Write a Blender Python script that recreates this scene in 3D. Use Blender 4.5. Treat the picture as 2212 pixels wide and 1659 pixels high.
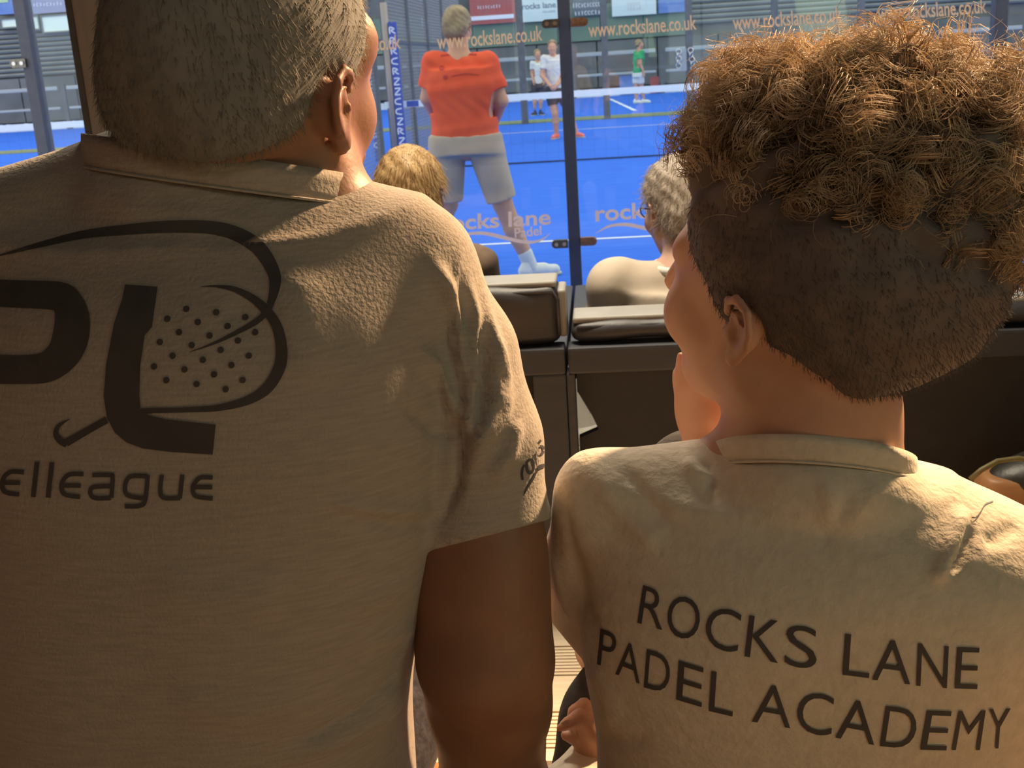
import bpy, bmesh, math, random
import numpy as np
from mathutils import Vector, Matrix
from mathutils.bvhtree import BVHTree

random.seed(7); rng = np.random.default_rng(7)
scene = bpy.context.scene
COL = scene.collection
for o in list(bpy.data.objects): bpy.data.objects.remove(o)

# ------------------------------------------------------------------ camera
# The photograph is 2212 x 1659. Horizon, roll and vanishing points were measured on it; the court is a
# regulation padel court (20 m, service lines 6.95 m from the net), which fixes the scale. z = 0 is the court.
IW, IH = 2212, 1659
CX, CY = IW / 2, IH / 2
F, HZ, ROLL, VPX, CAMH = 2500.0, 700.0, math.radians(3.63), 1290.0, 1.38
_s, _c = math.sin(ROLL), math.cos(ROLL)
_R = F * F / HZ
_down = np.array([_R * _s, _R * _c, F]); _down /= np.linalg.norm(_down)
_h0 = np.array([CX - HZ * _s, CY - HZ * _c])
_vp = _h0 + (VPX - _h0[0]) / _c * np.array([_c, -_s])
_y = np.array([_vp[0] - CX, _vp[1] - CY, F]); _y /= np.linalg.norm(_y)
_x = np.cross(_y, -_down)
MC = np.stack([_x, _y, -_down], 1)          # world -> camera (x right, y down, z forward)
CAM = np.array([0.0, 0.0, CAMH])
def ray(u, v): return MC.T @ np.array([(u - CX) / F, (v - CY) / F, 1.0])
def P(u, v, y):                              # the point of a pixel's ray at forward distance y
    d = ray(u, v); return CAM + d * (y / d[1])
def Pz(u, v, z):                             # the point of a pixel's ray at height z
    d = ray(u, v); return CAM + d * ((z - CAMH) / d[2])
def mpp(p): return float((MC @ (np.asarray(p) - CAM))[2]) / F   # metres per pixel there
def project(pts):
    q = (np.asarray(pts) - CAM) @ MC.T
    return CX + F * q[:, 0] / q[:, 2], CY + F * q[:, 1] / q[:, 2]

cd = bpy.data.cameras.new('camera'); cam = bpy.data.objects.new('camera', cd); COL.objects.link(cam)
cd.sensor_width = 36.0; cd.sensor_fit = 'HORIZONTAL'; cd.lens = 36.0 * F / IW
cd.clip_start = 0.05; cd.clip_end = 300
_r, _u, _b = MC.T[:, 0], -MC.T[:, 1], -MC.T[:, 2]
cam.matrix_world = Matrix(((_r[0], _u[0], _b[0], CAM[0]), (_r[1], _u[1], _b[1], CAM[1]), (_r[2], _u[2], _b[2], CAM[2]), (0, 0, 0, 1)))
cd.dof.use_dof = True; cd.dof.focus_distance = 0.92; cd.dof.aperture_fstop = 26
scene.camera = cam

# ------------------------------------------------------------------ light
scene.view_settings.view_transform = 'Standard'; scene.view_settings.look = 'None'
scene.view_settings.gamma = 1.0; scene.view_settings.use_curve_mapping = False
scene.view_settings.exposure = 0.0
wd = bpy.data.worlds.new('overcast_sky'); scene.world = wd; wd.use_nodes = True
wd.node_tree.nodes['Background'].inputs[0].default_value = (0.93, 0.97, 1.0, 1)
wd.node_tree.nodes['Background'].inputs[1].default_value = 1.45
def light(name, kind, loc, target, energy, color, size=0.3, size_y=None, spread=None, spot=None):
    ld = bpy.data.lights.new(name, kind); ld.energy = energy; ld.color = color
    if kind == 'AREA':
        ld.size = size
        if size_y: ld.shape = 'RECTANGLE'; ld.size_y = size_y
        if spread: ld.spread = math.radians(spread)
    else: ld.shadow_soft_size = size
    if spot: ld.spot_size = math.radians(spot); ld.spot_blend = 0.5
    o = bpy.data.objects.new(name, ld); COL.objects.link(o); o.location = loc
    o.rotation_euler = (Vector(target) - Vector(loc)).to_track_quat('-Z', 'Y').to_euler()
    return o
light('added_warm_spot', 'SPOT', (1.35, 2.45, 2.5), (-0.05, 0.85, 1.05), 1050, (1.0, 0.63, 0.33), 0.10, spot=66)  # unseen warm spot, added for the warm light on shoulders and hair
light('added_deck_light', 'AREA', (-0.2, 2.6, 2.7), (-0.2, 2.1, 0.2), 30, (1.0, 0.86, 0.64), 0.5, spread=120)  # unseen lamp, added to brighten the deck boards
light('added_side_fill', 'AREA', (2.3, -0.75, 1.55), (0.0, 0.8, 0.9), 5.0, (0.76, 1.0, 0.58), 0.7, 0.9)  # unseen greenish fill from behind right, added to light the backs
light('added_rear_fill', 'AREA', (1.0, -1.1, 2.5), (0.25, 0.8, 1.30), 0.8, (1.0, 0.82, 0.68), 0.7, spread=75)  # unseen fill, added to brighten the backs of both figures

# ------------------------------------------------------------------ materials
MATS = {}
def mat(name, color, rough=0.6, metal=0.0, color2=None, scale=20.0, stretch=(1, 1, 1), bump=0.0, bscale=None, spec=0.5,
        sss=0.0, transl=0.0, emit=0.0, detail=3.0, sheen=0.0, lo=0.35, hi=0.65):
    m = bpy.data.materials.new(name); m.use_nodes = True; nt = m.node_tree; N = nt.nodes; L = nt.links
    b = N['Principled BSDF']; b.inputs['Roughness'].default_value = rough; b.inputs['Metallic'].default_value = metal
    b.inputs['Specular IOR Level'].default_value = spec
    c1 = (*color, 1); b.inputs['Base Color'].default_value = c1
    col_out = None
    if color2 is not None or bump:
        tc = N.new('ShaderNodeTexCoord'); mp = N.new('ShaderNodeMapping'); mp.inputs['Scale'].default_value = stretch
        L.new(tc.outputs['Object'], mp.inputs['Vector'])
    if color2 is not None:
        nz = N.new('ShaderNodeTexNoise'); nz.inputs['Scale'].default_value = scale; nz.inputs['Detail'].default_value = detail
        L.new(mp.outputs[0], nz.inputs['Vector'])
        rp = N.new('ShaderNodeValToRGB'); rp.color_ramp.elements[0].position = lo; rp.color_ramp.elements[1].position = hi
        rp.color_ramp.elements[0].color = c1; rp.color_ramp.elements[1].color = (*color2, 1)
        L.new(nz.outputs['Fac'], rp.inputs[0]); L.new(rp.outputs[0], b.inputs['Base Color']); col_out = rp.outputs[0]
    if bump:
        n2 = N.new('ShaderNodeTexNoise'); n2.inputs['Scale'].default_value = bscale or scale; n2.inputs['Detail'].default_value = 4
        L.new(tc.outputs['Object'], n2.inputs['Vector'])
        bp = N.new('ShaderNodeBump'); bp.inputs['Strength'].default_value = bump; bp.inputs['Distance'].default_value = 0.004
        L.new(n2.outputs['Fac'], bp.inputs['Height']); L.new(bp.outputs[0], b.inputs['Normal'])
    if sss:
        b.inputs['Subsurface Weight'].default_value = sss; b.inputs['Subsurface Radius'].default_value = (0.012, 0.004, 0.002)
        b.inputs['Subsurface Scale'].default_value = 1.0
    if sheen: b.inputs['Sheen Weight'].default_value = sheen; b.inputs['Sheen Roughness'].default_value = 0.4
    if emit:
        b.inputs['Emission Color'].default_value = c1; b.inputs['Emission Strength'].default_value = emit
    if transl:
        t = N.new('ShaderNodeBsdfTranslucent'); mx = N.new('ShaderNodeMixShader'); mx.inputs[0].default_value = transl
        t.inputs[0].default_value = c1
        if col_out: L.new(col_out, t.inputs[0])
        out = N['Material Output']; L.new(b.outputs[0], mx.inputs[1]); L.new(t.outputs[0], mx.inputs[2]); L.new(mx.outputs[0], out.inputs[0])
    MATS[name] = m
    return m
def glass_mat(name, tint=(0.97, 1.0, 0.99), refl=0.06):
    m = bpy.data.materials.new(name); m.use_nodes = True; nt = m.node_tree; N = nt.nodes; L = nt.links
    N.remove(N['Principled BSDF'])
    t = N.new('ShaderNodeBsdfTransparent'); t.inputs[0].default_value = (*tint, 1)
    g = N.new('ShaderNodeBsdfGlossy'); g.inputs['Roughness'].default_value = 0.02
    lw = N.new('ShaderNodeLayerWeight'); lw.inputs[0].default_value = 0.5                       # Schlick reflectance, the same from both sides
    pw = N.new('ShaderNodeMath'); pw.operation = 'POWER'; pw.inputs[1].default_value = 5.0; L.new(lw.outputs['Facing'], pw.inputs[0])
    f = N.new('ShaderNodeMath'); f.operation = 'MULTIPLY_ADD'; f.inputs[1].default_value = 0.7; f.inputs[2].default_value = refl / 2; L.new(pw.outputs[0], f.inputs[0])
    mx = N.new('ShaderNodeMixShader'); L.new(f.outputs[0], mx.inputs[0]); L.new(t.outputs[0], mx.inputs[1]); L.new(g.outputs[0], mx.inputs[2])
    L.new(mx.outputs[0], N['Material Output'].inputs[0]); MATS[name] = m
    return m

mat('blue_turf', (0.045, 0.16, 0.72), 0.9, color2=(0.06, 0.20, 0.80), scale=3, stretch=(1, 6, 1), bump=0.2, bscale=300, spec=0.1)
mat('white_line', (0.85, 0.88, 0.92), 0.8, spec=0.1)
mat('olive_turf', (0.22, 0.27, 0.14), 0.9, color2=(0.27, 0.31, 0.18), scale=8, spec=0.1)
mat('post_metal', (0.085, 0.088, 0.105), 0.55, 0.0, color2=(0.10, 0.10, 0.12), scale=30)
mat('post_far', (0.12, 0.125, 0.125), 0.6, color2=(0.15, 0.155, 0.155), scale=10)
mat('wire', (0.30, 0.30, 0.30), 0.5, 0.6)
mat('bracket_steel', (0.16, 0.15, 0.13), 0.35, 0.8, color2=(0.25, 0.22, 0.17), scale=60)
mat('bracket_copper', (0.36, 0.17, 0.08), 0.4, 0.6, color2=(0.5, 0.28, 0.15), scale=60)
mat('bolt_steel', (0.7, 0.68, 0.65), 0.25, 1.0)
mat('net_tape', (0.88, 0.92, 0.92), 0.7, color2=(0.8, 0.85, 0.86), scale=40, stretch=(1, 1, 10), spec=0.2)
mat('net_cord', (0.02, 0.03, 0.06), 0.8)
mat('banner_blue', (0.06, 0.10, 0.40), 0.7, color2=(0.09, 0.13, 0.45), scale=15)
mat('print_white', (0.85, 0.86, 0.9), 0.7)
mat('wall_dark', (0.14, 0.15, 0.145), 0.85, color2=(0.22, 0.225, 0.22), scale=0.7, detail=6, spec=0.1)
mat('cladding', (0.19, 0.205, 0.19), 0.7, color2=(0.25, 0.265, 0.245), scale=0.8, detail=5, spec=0.2)
mat('hoarding_green', (0.16, 0.235, 0.18), 0.8, color2=(0.20, 0.265, 0.20), scale=1.2, spec=0.1)
mat('rail_white', (0.42, 0.45, 0.44), 0.5)
mat('white_cladding', (0.66, 0.74, 0.74), 0.6, color2=(0.8, 0.85, 0.85), scale=3, stretch=(1, 1, 4))
mat('sign_red', (0.48, 0.10, 0.09), 0.6, color2=(0.42, 0.12, 0.11), scale=4)
mat('sign_white', (0.66, 0.76, 0.73), 0.6, color2=(0.72, 0.80, 0.77), scale=2)
mat('sign_black', (0.12, 0.14, 0.16), 0.6, color2=(0.16, 0.18, 0.20), scale=3)
mat('sign_blue', (0.12, 0.22, 0.55), 0.6, color2=(0.22, 0.34, 0.6), scale=1.5)
mat('sign_lilac', (0.30, 0.32, 0.46), 0.6, color2=(0.36, 0.38, 0.52), scale=1.5)
mat('sign_green', (0.45, 0.62, 0.35), 0.6, color2=(0.5, 0.68, 0.4), scale=2)
mat('sign_ink', (0.18, 0.23, 0.27), 0.7)
mat('sign_pink', (0.62, 0.50, 0.50), 0.7)
mat('window_pane', (0.80, 0.93, 0.78), 0.4, color2=(0.86, 0.97, 0.84), scale=0.6)
mat('sticker_orange', (1.0, 0.60, 0.29), 0.7, color2=(1.0, 0.56, 0.26), scale=30, transl=0.85)
mat('sticker_peach', (1.0, 0.66, 0.46), 0.7, color2=(1.0, 0.62, 0.42), scale=30, transl=0.85)
glass_mat('court_glass')
mat('deck_wood', (0.66, 0.53, 0.38), 0.7, color2=(0.74, 0.61, 0.45), scale=9, stretch=(1, 8, 8), bump=0.3, bscale=40, spec=0.2)
mat('bench_wood', (0.42, 0.22, 0.09), 0.55, color2=(0.55, 0.31, 0.13), scale=6, stretch=(1, 12, 12), bump=0.2, bscale=30)
mat('gallery_wall', (0.13, 0.11, 0.095), 0.85, color2=(0.15, 0.125, 0.11), scale=3, spec=0.2)
mat('gallery_ceiling', (0.11, 0.09, 0.08), 0.85, color2=(0.13, 0.105, 0.09), scale=3, spec=0.2)
mat('pillar_brown', (0.40, 0.33, 0.28), 0.6, color2=(0.45, 0.37, 0.31), scale=5, stretch=(6, 6, 1))
mat('pillar_edge', (0.12, 0.115, 0.11), 0.5, color2=(0.15, 0.14, 0.13), scale=20)
mat('leather_brown', (0.043, 0.041, 0.048), 0.5, color2=(0.052, 0.048, 0.054), scale=12, bump=0.15, bscale=90)
mat('leather_skylit', (0.30, 0.285, 0.255), 0.5, color2=(0.36, 0.34, 0.31), scale=10, bump=0.15, bscale=60)  # sky light on the cushion tops painted in as paler leather
mat('frame_dark', (0.040, 0.043, 0.056), 0.6, color2=(0.048, 0.05, 0.062), scale=8, stretch=(1, 8, 8))
mat('panel_dark', (0.034, 0.031, 0.032), 0.85, color2=(0.04, 0.036, 0.036), scale=30)
mat('skin', (0.48, 0.28, 0.20), 0.5, color2=(0.54, 0.32, 0.235), scale=25, sss=0.15, bump=0.05, bscale=250)
mat('skin_tan', (0.27, 0.135, 0.085), 0.5, color2=(0.32, 0.16, 0.10), scale=25, sss=0.12, bump=0.08, bscale=250)
mat('skin_far', (0.66, 0.33, 0.20), 0.6, color2=(0.7, 0.36, 0.23), scale=10)
mat('nail', (0.62, 0.45, 0.38), 0.25)
mat('grey_heather', (0.385, 0.34, 0.30), 0.9, color2=(0.44, 0.39, 0.345), scale=90, stretch=(0.5, 0.5, 4.5), bump=0.3, bscale=320, spec=0.1, sheen=0.25, detail=4)
mat('cream_jersey', (0.62, 0.555, 0.46), 0.9, color2=(0.68, 0.61, 0.51), scale=90, bump=0.35, bscale=160, spec=0.1, sheen=0.25)
mat('print_black', (0.070, 0.065, 0.068), 0.8, color2=(0.082, 0.076, 0.078), scale=60, spec=0.3)
mat('print_navy', (0.055, 0.05, 0.07), 0.65)
mat('denim_navy', (0.022, 0.021, 0.03), 0.95, color2=(0.05, 0.047, 0.06), scale=120, bump=0.6, bscale=60, sheen=0.05)
mat('trouser_black', (0.018, 0.016, 0.016), 0.9, color2=(0.03, 0.026, 0.025), scale=80, bump=0.4, bscale=80, sheen=0.03)
mat('hair_dark_grey', (0.20, 0.20, 0.20), 0.8, color2=(0.25, 0.25, 0.245), scale=70, stretch=(1, 1, 0.3), spec=0.3)
mat('hair_grey_strand', (0.36, 0.34, 0.31), 0.6, color2=(0.46, 0.43, 0.38), scale=70, transl=0.45)
mat('hair_brown', (0.12, 0.105, 0.105), 0.75, color2=(0.155, 0.13, 0.125), scale=45, spec=0.25)
mat('hair_backlit_strand', (0.58, 0.46, 0.33), 0.5, color2=(0.82, 0.69, 0.53), scale=25, transl=0.5, spec=0.3)  # backlight and haze on the top curls put into a paler colour
mat('hair_blond', (0.42, 0.25, 0.10), 0.55, color2=(0.62, 0.42, 0.2), scale=40, stretch=(1, 1, 0.25), transl=0.15)
mat('hair_blond_strand', (0.55, 0.34, 0.15), 0.5, color2=(0.72, 0.52, 0.28), scale=60, transl=0.35)
mat('hair_silver', (0.40, 0.33, 0.27), 0.6, color2=(0.55, 0.47, 0.39), scale=60, stretch=(1, 1, 0.4), transl=0.15)
mat('hair_sand', (0.20, 0.13, 0.075), 0.6, color2=(0.46, 0.33, 0.17), scale=14)
mat('orange_shirt', (0.88, 0.11, 0.05), 0.85, color2=(0.95, 0.14, 0.06), scale=6, bump=0.15, bscale=25, spec=0.2)
mat('orange_ink', (0.58, 0.055, 0.035), 0.8)
mat('khaki_shorts', (0.52, 0.40, 0.29), 0.9, color2=(0.58, 0.45, 0.33), scale=8, bump=0.2, bscale=20, spec=0.1)
mat('white_cotton', (0.74, 0.72, 0.66), 0.9, color2=(0.8, 0.78, 0.73), scale=20, bump=0.2, bscale=30, spec=0.1)
mat('black_shorts', (0.04, 0.042, 0.055), 0.9, color2=(0.06, 0.06, 0.075), scale=20)
mat('coral_shoe', (0.9, 0.17, 0.12), 0.6, color2=(0.95, 0.24, 0.18), scale=20)
mat('shoe_white', (0.78, 0.77, 0.70), 0.6, color2=(0.84, 0.83, 0.77), scale=30)
mat('shoe_sole', (0.55, 0.56, 0.45), 0.7)
mat('green_shirt', (0.05, 0.36, 0.13), 0.85, color2=(0.07, 0.45, 0.18), scale=8)
mat('cream_shirt', (0.56, 0.47, 0.38), 0.85, color2=(0.62, 0.525, 0.43), scale=15, bump=0.2, bscale=30, spec=0.1)
mat('brown_top', (0.13, 0.085, 0.06), 0.9, color2=(0.17, 0.115, 0.08), scale=25)
mat('tan_leather', (0.36, 0.17, 0.07), 0.5, color2=(0.42, 0.21, 0.09), scale=14, bump=0.2, bscale=80)
mat('black_leather', (0.018, 0.016, 0.013), 0.45, color2=(0.026, 0.023, 0.018), scale=20, bump=0.2, bscale=80)
mat('olive_piping', (0.16, 0.13, 0.05), 0.5, color2=(0.2, 0.16, 0.065), scale=40)
mat('green_cloth', (0.02, 0.05, 0.02), 0.9, color2=(0.03, 0.075, 0.03), scale=20)
mat('lamp_metal', (0.06, 0.06, 0.06), 0.4, 0.7)
mat('lamp_glow', (1.0, 0.62, 0.3), 0.5, emit=4.0)
mat('spectacle_frame', (0.03, 0.03, 0.04), 0.35, 0.4)
mat('racket_black', (0.03, 0.03, 0.035), 0.5)
mat('yellow_ball', (0.62, 0.75, 0.10), 0.9, color2=(0.7, 0.8, 0.15), scale=40)

# ------------------------------------------------------------------ objects, parts and tags
def tag(o, label=None, cat=None, group=None, kind=None):
    if label: o['label'] = label
    if cat: o['category'] = cat
    if group: o['group'] = group
    if kind: o['kind'] = kind
    return o
def empty(name, loc, label=None, cat=None, group=None, kind=None):
    o = bpy.data.objects.new(name, None); COL.objects.link(o); o.location = loc; o.empty_display_size = 0.1
    return tag(o, label, cat, group, kind)
def root_loc(o):
    l = Vector((0, 0, 0))
    while o is not None: l = l + o.location; o = o.parent
    return np.array(l)
def link_mesh(name, me, m, parent=None, smooth=False):
    if m: me.materials.append(MATS[m])
    if smooth: me.polygons.foreach_set('use_smooth', np.ones(len(me.polygons), dtype=bool))
    o = bpy.data.objects.new(name, me); COL.objects.link(o)
    if parent is not None: o.parent = parent
    return o
def mesh_np(name, V, Fc, m, parent=None, smooth=True):
    """V in world coordinates; Fc an (n,3) or (n,4) array or a list of faces."""
    V = np.asarray(V, dtype=np.float64)
    if parent is not None: V = V - root_loc(parent)
    me = bpy.data.meshes.new(name)
    if isinstance(Fc, np.ndarray):
        n, k = Fc.shape
        me.vertices.add(len(V)); me.vertices.foreach_set('co', V.astype(np.float32).ravel())
        me.loops.add(n * k); me.loops.foreach_set('vertex_index', Fc.astype(np.int32).ravel())
        me.polygons.add(n); me.polygons.foreach_set('loop_start', np.arange(0, n * k, k, dtype=np.int32))
        me.update(calc_edges=True); me.validate()
    else:
        me.from_pydata([tuple(v) for v in V], [], [tuple(f) for f in Fc]); me.update()
    return link_mesh(name, me, m, parent, smooth)
class MB:
    """collects simple shapes into one mesh"""
    def __init__(s): s.V = []; s.F = []
    def add(s, V, Fc):
        b = len(s.V); s.V += [tuple(v) for v in V]; s.F += [tuple(i + b for i in f) for f in Fc]; return s
    def box(s, lo, hi, bev=0.0):
        (x0, y0, z0), (x1, y1, z1) = lo, hi
        if bev <= 0:
            V = [(x, y, z) for x in (x0, x1) for y in (y0, y1) for z in (z0, z1)]
            return s.add(V, [(0, 1, 3, 2), (4, 6, 7, 5), (0, 4, 5, 1), (2, 3, 7, 6), (0, 2, 6, 4), (1, 5, 7, 3)])
        bm = bmesh.new(); bmesh.ops.create_cube(bm, size=1.0)
        for v in bm.verts: v.co = Vector(((x0 + x1) / 2 + v.co.x * (x1 - x0), (y0 + y1) / 2 + v.co.y * (y1 - y0), (z0 + z1) / 2 + v.co.z * (z1 - z0)))
        bmesh.ops.bevel(bm, geom=bm.edges[:] , offset=bev, segments=2, affect='EDGES', profile=0.6)
        bm.verts.index_update(); s.add([v.co[:] for v in bm.verts], [[v.index for v in f.verts] for f in bm.faces]); bm.free(); return s
    def tube(s, pts, r, n=8, closed=False, cap=True):
        pts = [Vector(p) for p in pts]; m = len(pts); rr = r if hasattr(r, '__len__') else [r] * m
        V = []; prev = None
        for i, p in enumerate(pts):
            a = pts[i - 1] if (i > 0 or closed) else pts[i]; b = pts[(i + 1) % m] if (i < m - 1 or closed) else pts[i]
            d = (b - a).normalized()
            if prev is None: ref = Vector((0, 0, 1)) if abs(d.z) < 0.9 else Vector((1, 0, 0)); nx = d.cross(ref).normalized()
            else: nx = (prev - d * prev.dot(d)).normalized()
            prev = nx; ny = d.cross(nx)
            for k in range(n):
                t = 2 * math.pi * k / n; V.append(p + (nx * math.cos(t) + ny * math.sin(t)) * rr[i])
        Fc = []
        for i in range(m if closed else m - 1):
            for k in range(n):
                j = (i + 1) % m; Fc.append((i * n + k, i * n + (k + 1) % n, j * n + (k + 1) % n, j * n + k))
        if cap and not closed: Fc += [tuple(range(n - 1, -1, -1)), tuple((m - 1) * n + k for k in range(n))]
        return s.add(V, Fc)
    def build(s, name, m, parent=None, smooth=False): return mesh_np(name, np.array(s.V), s.F, m, parent, smooth)

# ------------------------------------------------------------------ organic shapes: distance fields and their surface
def surface_nets(f, org, h):
    ins = f < 0
    a = ins[:-1, :-1, :-1]; any_ = a.copy(); all_ = a.copy()
    for dx in (0, 1):
        for dy in (0, 1):
            for dz in (0, 1):
                c = ins[dx:f.shape[0] - 1 + dx, dy:f.shape[1] - 1 + dy, dz:f.shape[2] - 1 + dz]; any_ |= c; all_ &= c
    act = any_ & ~all_
    I, J, K = np.nonzero(act)
    idx = np.full(act.shape, -1, dtype=np.int64); idx[I, J, K] = np.arange(len(I))
    corners = [(i, j, k) for i in (0, 1) for j in (0, 1) for k in (0, 1)]
    fv = {c: f[I + c[0], J + c[1], K + c[2]] for c in corners}
    S = np.zeros((len(I), 3)); n = np.zeros(len(I))
    for c in corners:
        for ax in range(3):
            if c[ax] == 0:
                d = list(c); d[ax] = 1; d = tuple(d); fa, fb = fv[c], fv[d]; cr = (fa < 0) != (fb < 0)
                t = np.where(cr, fa / np.where(cr, fa - fb, 1), 0)
                p = np.zeros((len(I), 3)); p[:] = c; p[:, ax] = t
                S += p * cr[:, None]; n += cr
    V = np.asarray(org) + (np.stack([I, J, K], 1) + S / n[:, None]) * h
    Fs = []
    for ax in range(3):
        sl0 = [slice(None)] * 3; sl1 = [slice(None)] * 3; sl0[ax] = slice(0, -1); sl1[ax] = slice(1, None)
        cr = ins[tuple(sl0)] != ins[tuple(sl1)]; neg = ins[tuple(sl0)]
        b, c = (ax + 1) % 3, (ax + 2) % 3
        E = np.stack(np.nonzero(cr), 1)
        ok = (E[:, b] > 0) & (E[:, c] > 0) & (E[:, b] < f.shape[b] - 1) & (E[:, c] < f.shape[c] - 1); E = E[ok]
        q = []
        for (ob, oc) in ((1, 1), (0, 1), (0, 0), (1, 0)):
            e = E.copy(); e[:, b] -= ob; e[:, c] -= oc; q.append(idx[e[:, 0], e[:, 1], e[:, 2]])
        q = np.stack(q, 1); ng = neg[E[:, 0], E[:, 1], E[:, 2]]
        q[~ng] = q[~ng][:, ::-1]; Fs.append(q)
    Fq = np.concatenate(Fs); Fq = Fq[(Fq >= 0).all(1)]
    return V, Fq
def relax(V, Fq, it=2, lam=0.5):
    k = Fq.shape[1]; a = Fq.ravel(); b = np.roll(Fq, -1, 1).ravel()
    ii = np.concatenate([a, b]); jj = np.concatenate([b, a]); n = np.maximum(np.bincount(ii, minlength=len(V)), 1)[:, None]
    for _ in range(it):
        m = np.stack([np.bincount(ii, weights=V[jj, d], minlength=len(V)) for d in range(3)], 1) / n
        V = V + lam * (m - V)
    return V
def vnormals(V, Fq):
    a, b, c = V[Fq[:, 0]], V[Fq[:, 1]], V[Fq[:, 2]]; fn = np.cross(b - a, c - a); N = np.zeros_like(V)
    for k in range(Fq.shape[1]):
        for d in range(3): N[:, d] += np.bincount(Fq[:, k], weights=fn[:, d], minlength=len(V))
    return N / np.maximum(np.linalg.norm(N, axis=1), 1e-12)[:, None]
def rotm(yaw=0, pitch=0, roll=0):
    """local x right, y forward, z up. yaw turns to the right, pitch lifts the face, roll tips to the right (degrees)"""
    y, p, r = math.radians(-yaw), math.radians(pitch), math.radians(roll)
    Rz = np.array([[math.cos(y), -math.sin(y), 0], [math.sin(y), math.cos(y), 0], [0, 0, 1]])
    Rx = np.array([[1, 0, 0], [0, math.cos(p), -math.sin(p)], [0, math.sin(p), math.cos(p)]])
    Ry = np.array([[math.cos(r), 0, math.sin(r)], [0, 1, 0], [-math.sin(r), 0, math.cos(r)]])
    return Rz @ Rx @ Ry
class Field:
    def __init__(s, lo, hi, h):
        s.h = h; s.lo = np.array(lo, float); n = np.ceil((np.array(hi) - s.lo) / h).astype(int) + 1
        s.ax = [s.lo[i] + np.arange(n[i]) * h for i in range(3)]; s.f = np.full(tuple(n), 0.5, dtype=np.float32)
    def _sub(s, lo, hi):
        sl = []
        for i in range(3):
            a = int(np.searchsorted(s.ax[i], lo[i])); b = int(np.searchsorted(s.ax[i], hi[i], side='right')); sl.append(slice(a, max(a, b)))
        g = [s.ax[i][sl[i]] for i in range(3)]
        return tuple(sl), g[0][:, None, None], g[1][None, :, None], g[2][None, None, :]
    def _mix(s, sl, d, k, mode):
        f = s.f[sl]
        if f.size == 0: return
        if mode == 'add':
            h = np.maximum(k - np.abs(f - d), 0) / k if k > 0 else 0; s.f[sl] = np.minimum(f, d) - h * h * k / 4
        elif mode == 'sub':
            d = -d; h = np.maximum(k - np.abs(f - d), 0) / k if k > 0 else 0; s.f[sl] = np.maximum(f, d) + h * h * k / 4
    def cap(s, a, b, ra, rb, k=0.02, mode='add'):
        a = np.asarray(a, float); b = np.asarray(b, float); pad = max(ra, rb) + k + 0.03
        sl, X, Y, Z = s._sub(np.minimum(a, b) - pad, np.maximum(a, b) + pad); ba = b - a; L = max(ba @ ba, 1e-12)
        t = np.clip(((X - a[0]) * ba[0] + (Y - a[1]) * ba[1] + (Z - a[2]) * ba[2]) / L, 0, 1)
        d = np.sqrt((X - a[0] - t * ba[0]) ** 2 + (Y - a[1] - t * ba[1]) ** 2 + (Z - a[2] - t * ba[2]) ** 2) - (ra + t * (rb - ra))
        s._mix(sl, d, k, mode); return s
    def chain(s, pts, k=0.02, mode='add'):
        """pts: list of (point, radius)"""
        for (a, ra), (b, rb) in zip(pts[:-1], pts[1:]): s.cap(a, b, ra, rb, k, mode)
        return s
    def ell(s, c, r, R=None, k=0.02, mode='add'):
        c = np.asarray(c, float); r = np.asarray(r, float); pad = r.max() + k + 0.03
        sl, X, Y, Z = s._sub(c - pad, c + pad); R = np.eye(3) if R is None else R
        x, y, z = X - c[0], Y - c[1], Z - c[2]
        q = [R[0, i] * x + R[1, i] * y + R[2, i] * z for i in range(3)]
        k0 = np.sqrt((q[0] / r[0]) ** 2 + (q[1] / r[1]) ** 2 + (q[2] / r[2]) ** 2); k1 = np.sqrt((q[0] / r[0] ** 2) ** 2 + (q[1] / r[1] ** 2) ** 2 + (q[2] / r[2] ** 2) ** 2)
        s._mix(sl, k0 * (k0 - 1) / np.maximum(k1, 1e-9), k, mode); return s
    def slab(s, rows, yaw=0.0, k=0.03, n=2.4, mode='add'):
        """rows: (centre xyz, half width, half depth) from the bottom up: a body lofted through flattened rings"""
        rows = sorted(rows, key=lambda r: r[0][2]); z = np.array([r[0][2] for r in rows])
        cx, cy = np.array([r[0][0] for r in rows]), np.array([r[0][1] for r in rows]); a, b = np.array([r[1] for r in rows]), np.array([r[2] for r in rows])
        zz = np.linspace(z[0], z[-1], 120)
        def sm(v):
            w = np.interp(zz, z, v); ker = np.hanning(17); ker /= ker.sum(); return np.convolve(np.pad(w, 8, mode='edge'), ker, mode='valid')
        cx, cy, a, b = sm(cx), sm(cy), sm(a), sm(b); pad = max(a.max(), b.max()) + k + 0.05
        sl, X, Y, Z = s._sub((cx.min() - pad, cy.min() - pad, z[0] - k - 0.03), (cx.max() + pad, cy.max() + pad, z[-1] + k + 0.03))
        zf = Z[0, 0, :]; g = lambda v: np.interp(zf, zz, v)[None, None, :]
        x, y = X - g(cx), Y - g(cy); t = math.radians(-yaw); c_, s_ = math.cos(t), math.sin(t); x, y = c_ * x + s_ * y, -s_ * x + c_ * y
        A, B = g(a), g(b); rad = (np.abs(x / A) ** n + np.abs(y / B) ** n) ** (1 / n)
        d = (rad - 1) * np.minimum(A, B); d = np.maximum(d, np.maximum(z[0] - Z, Z - z[-1])); s._mix(sl, d, k, mode); return s
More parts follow.
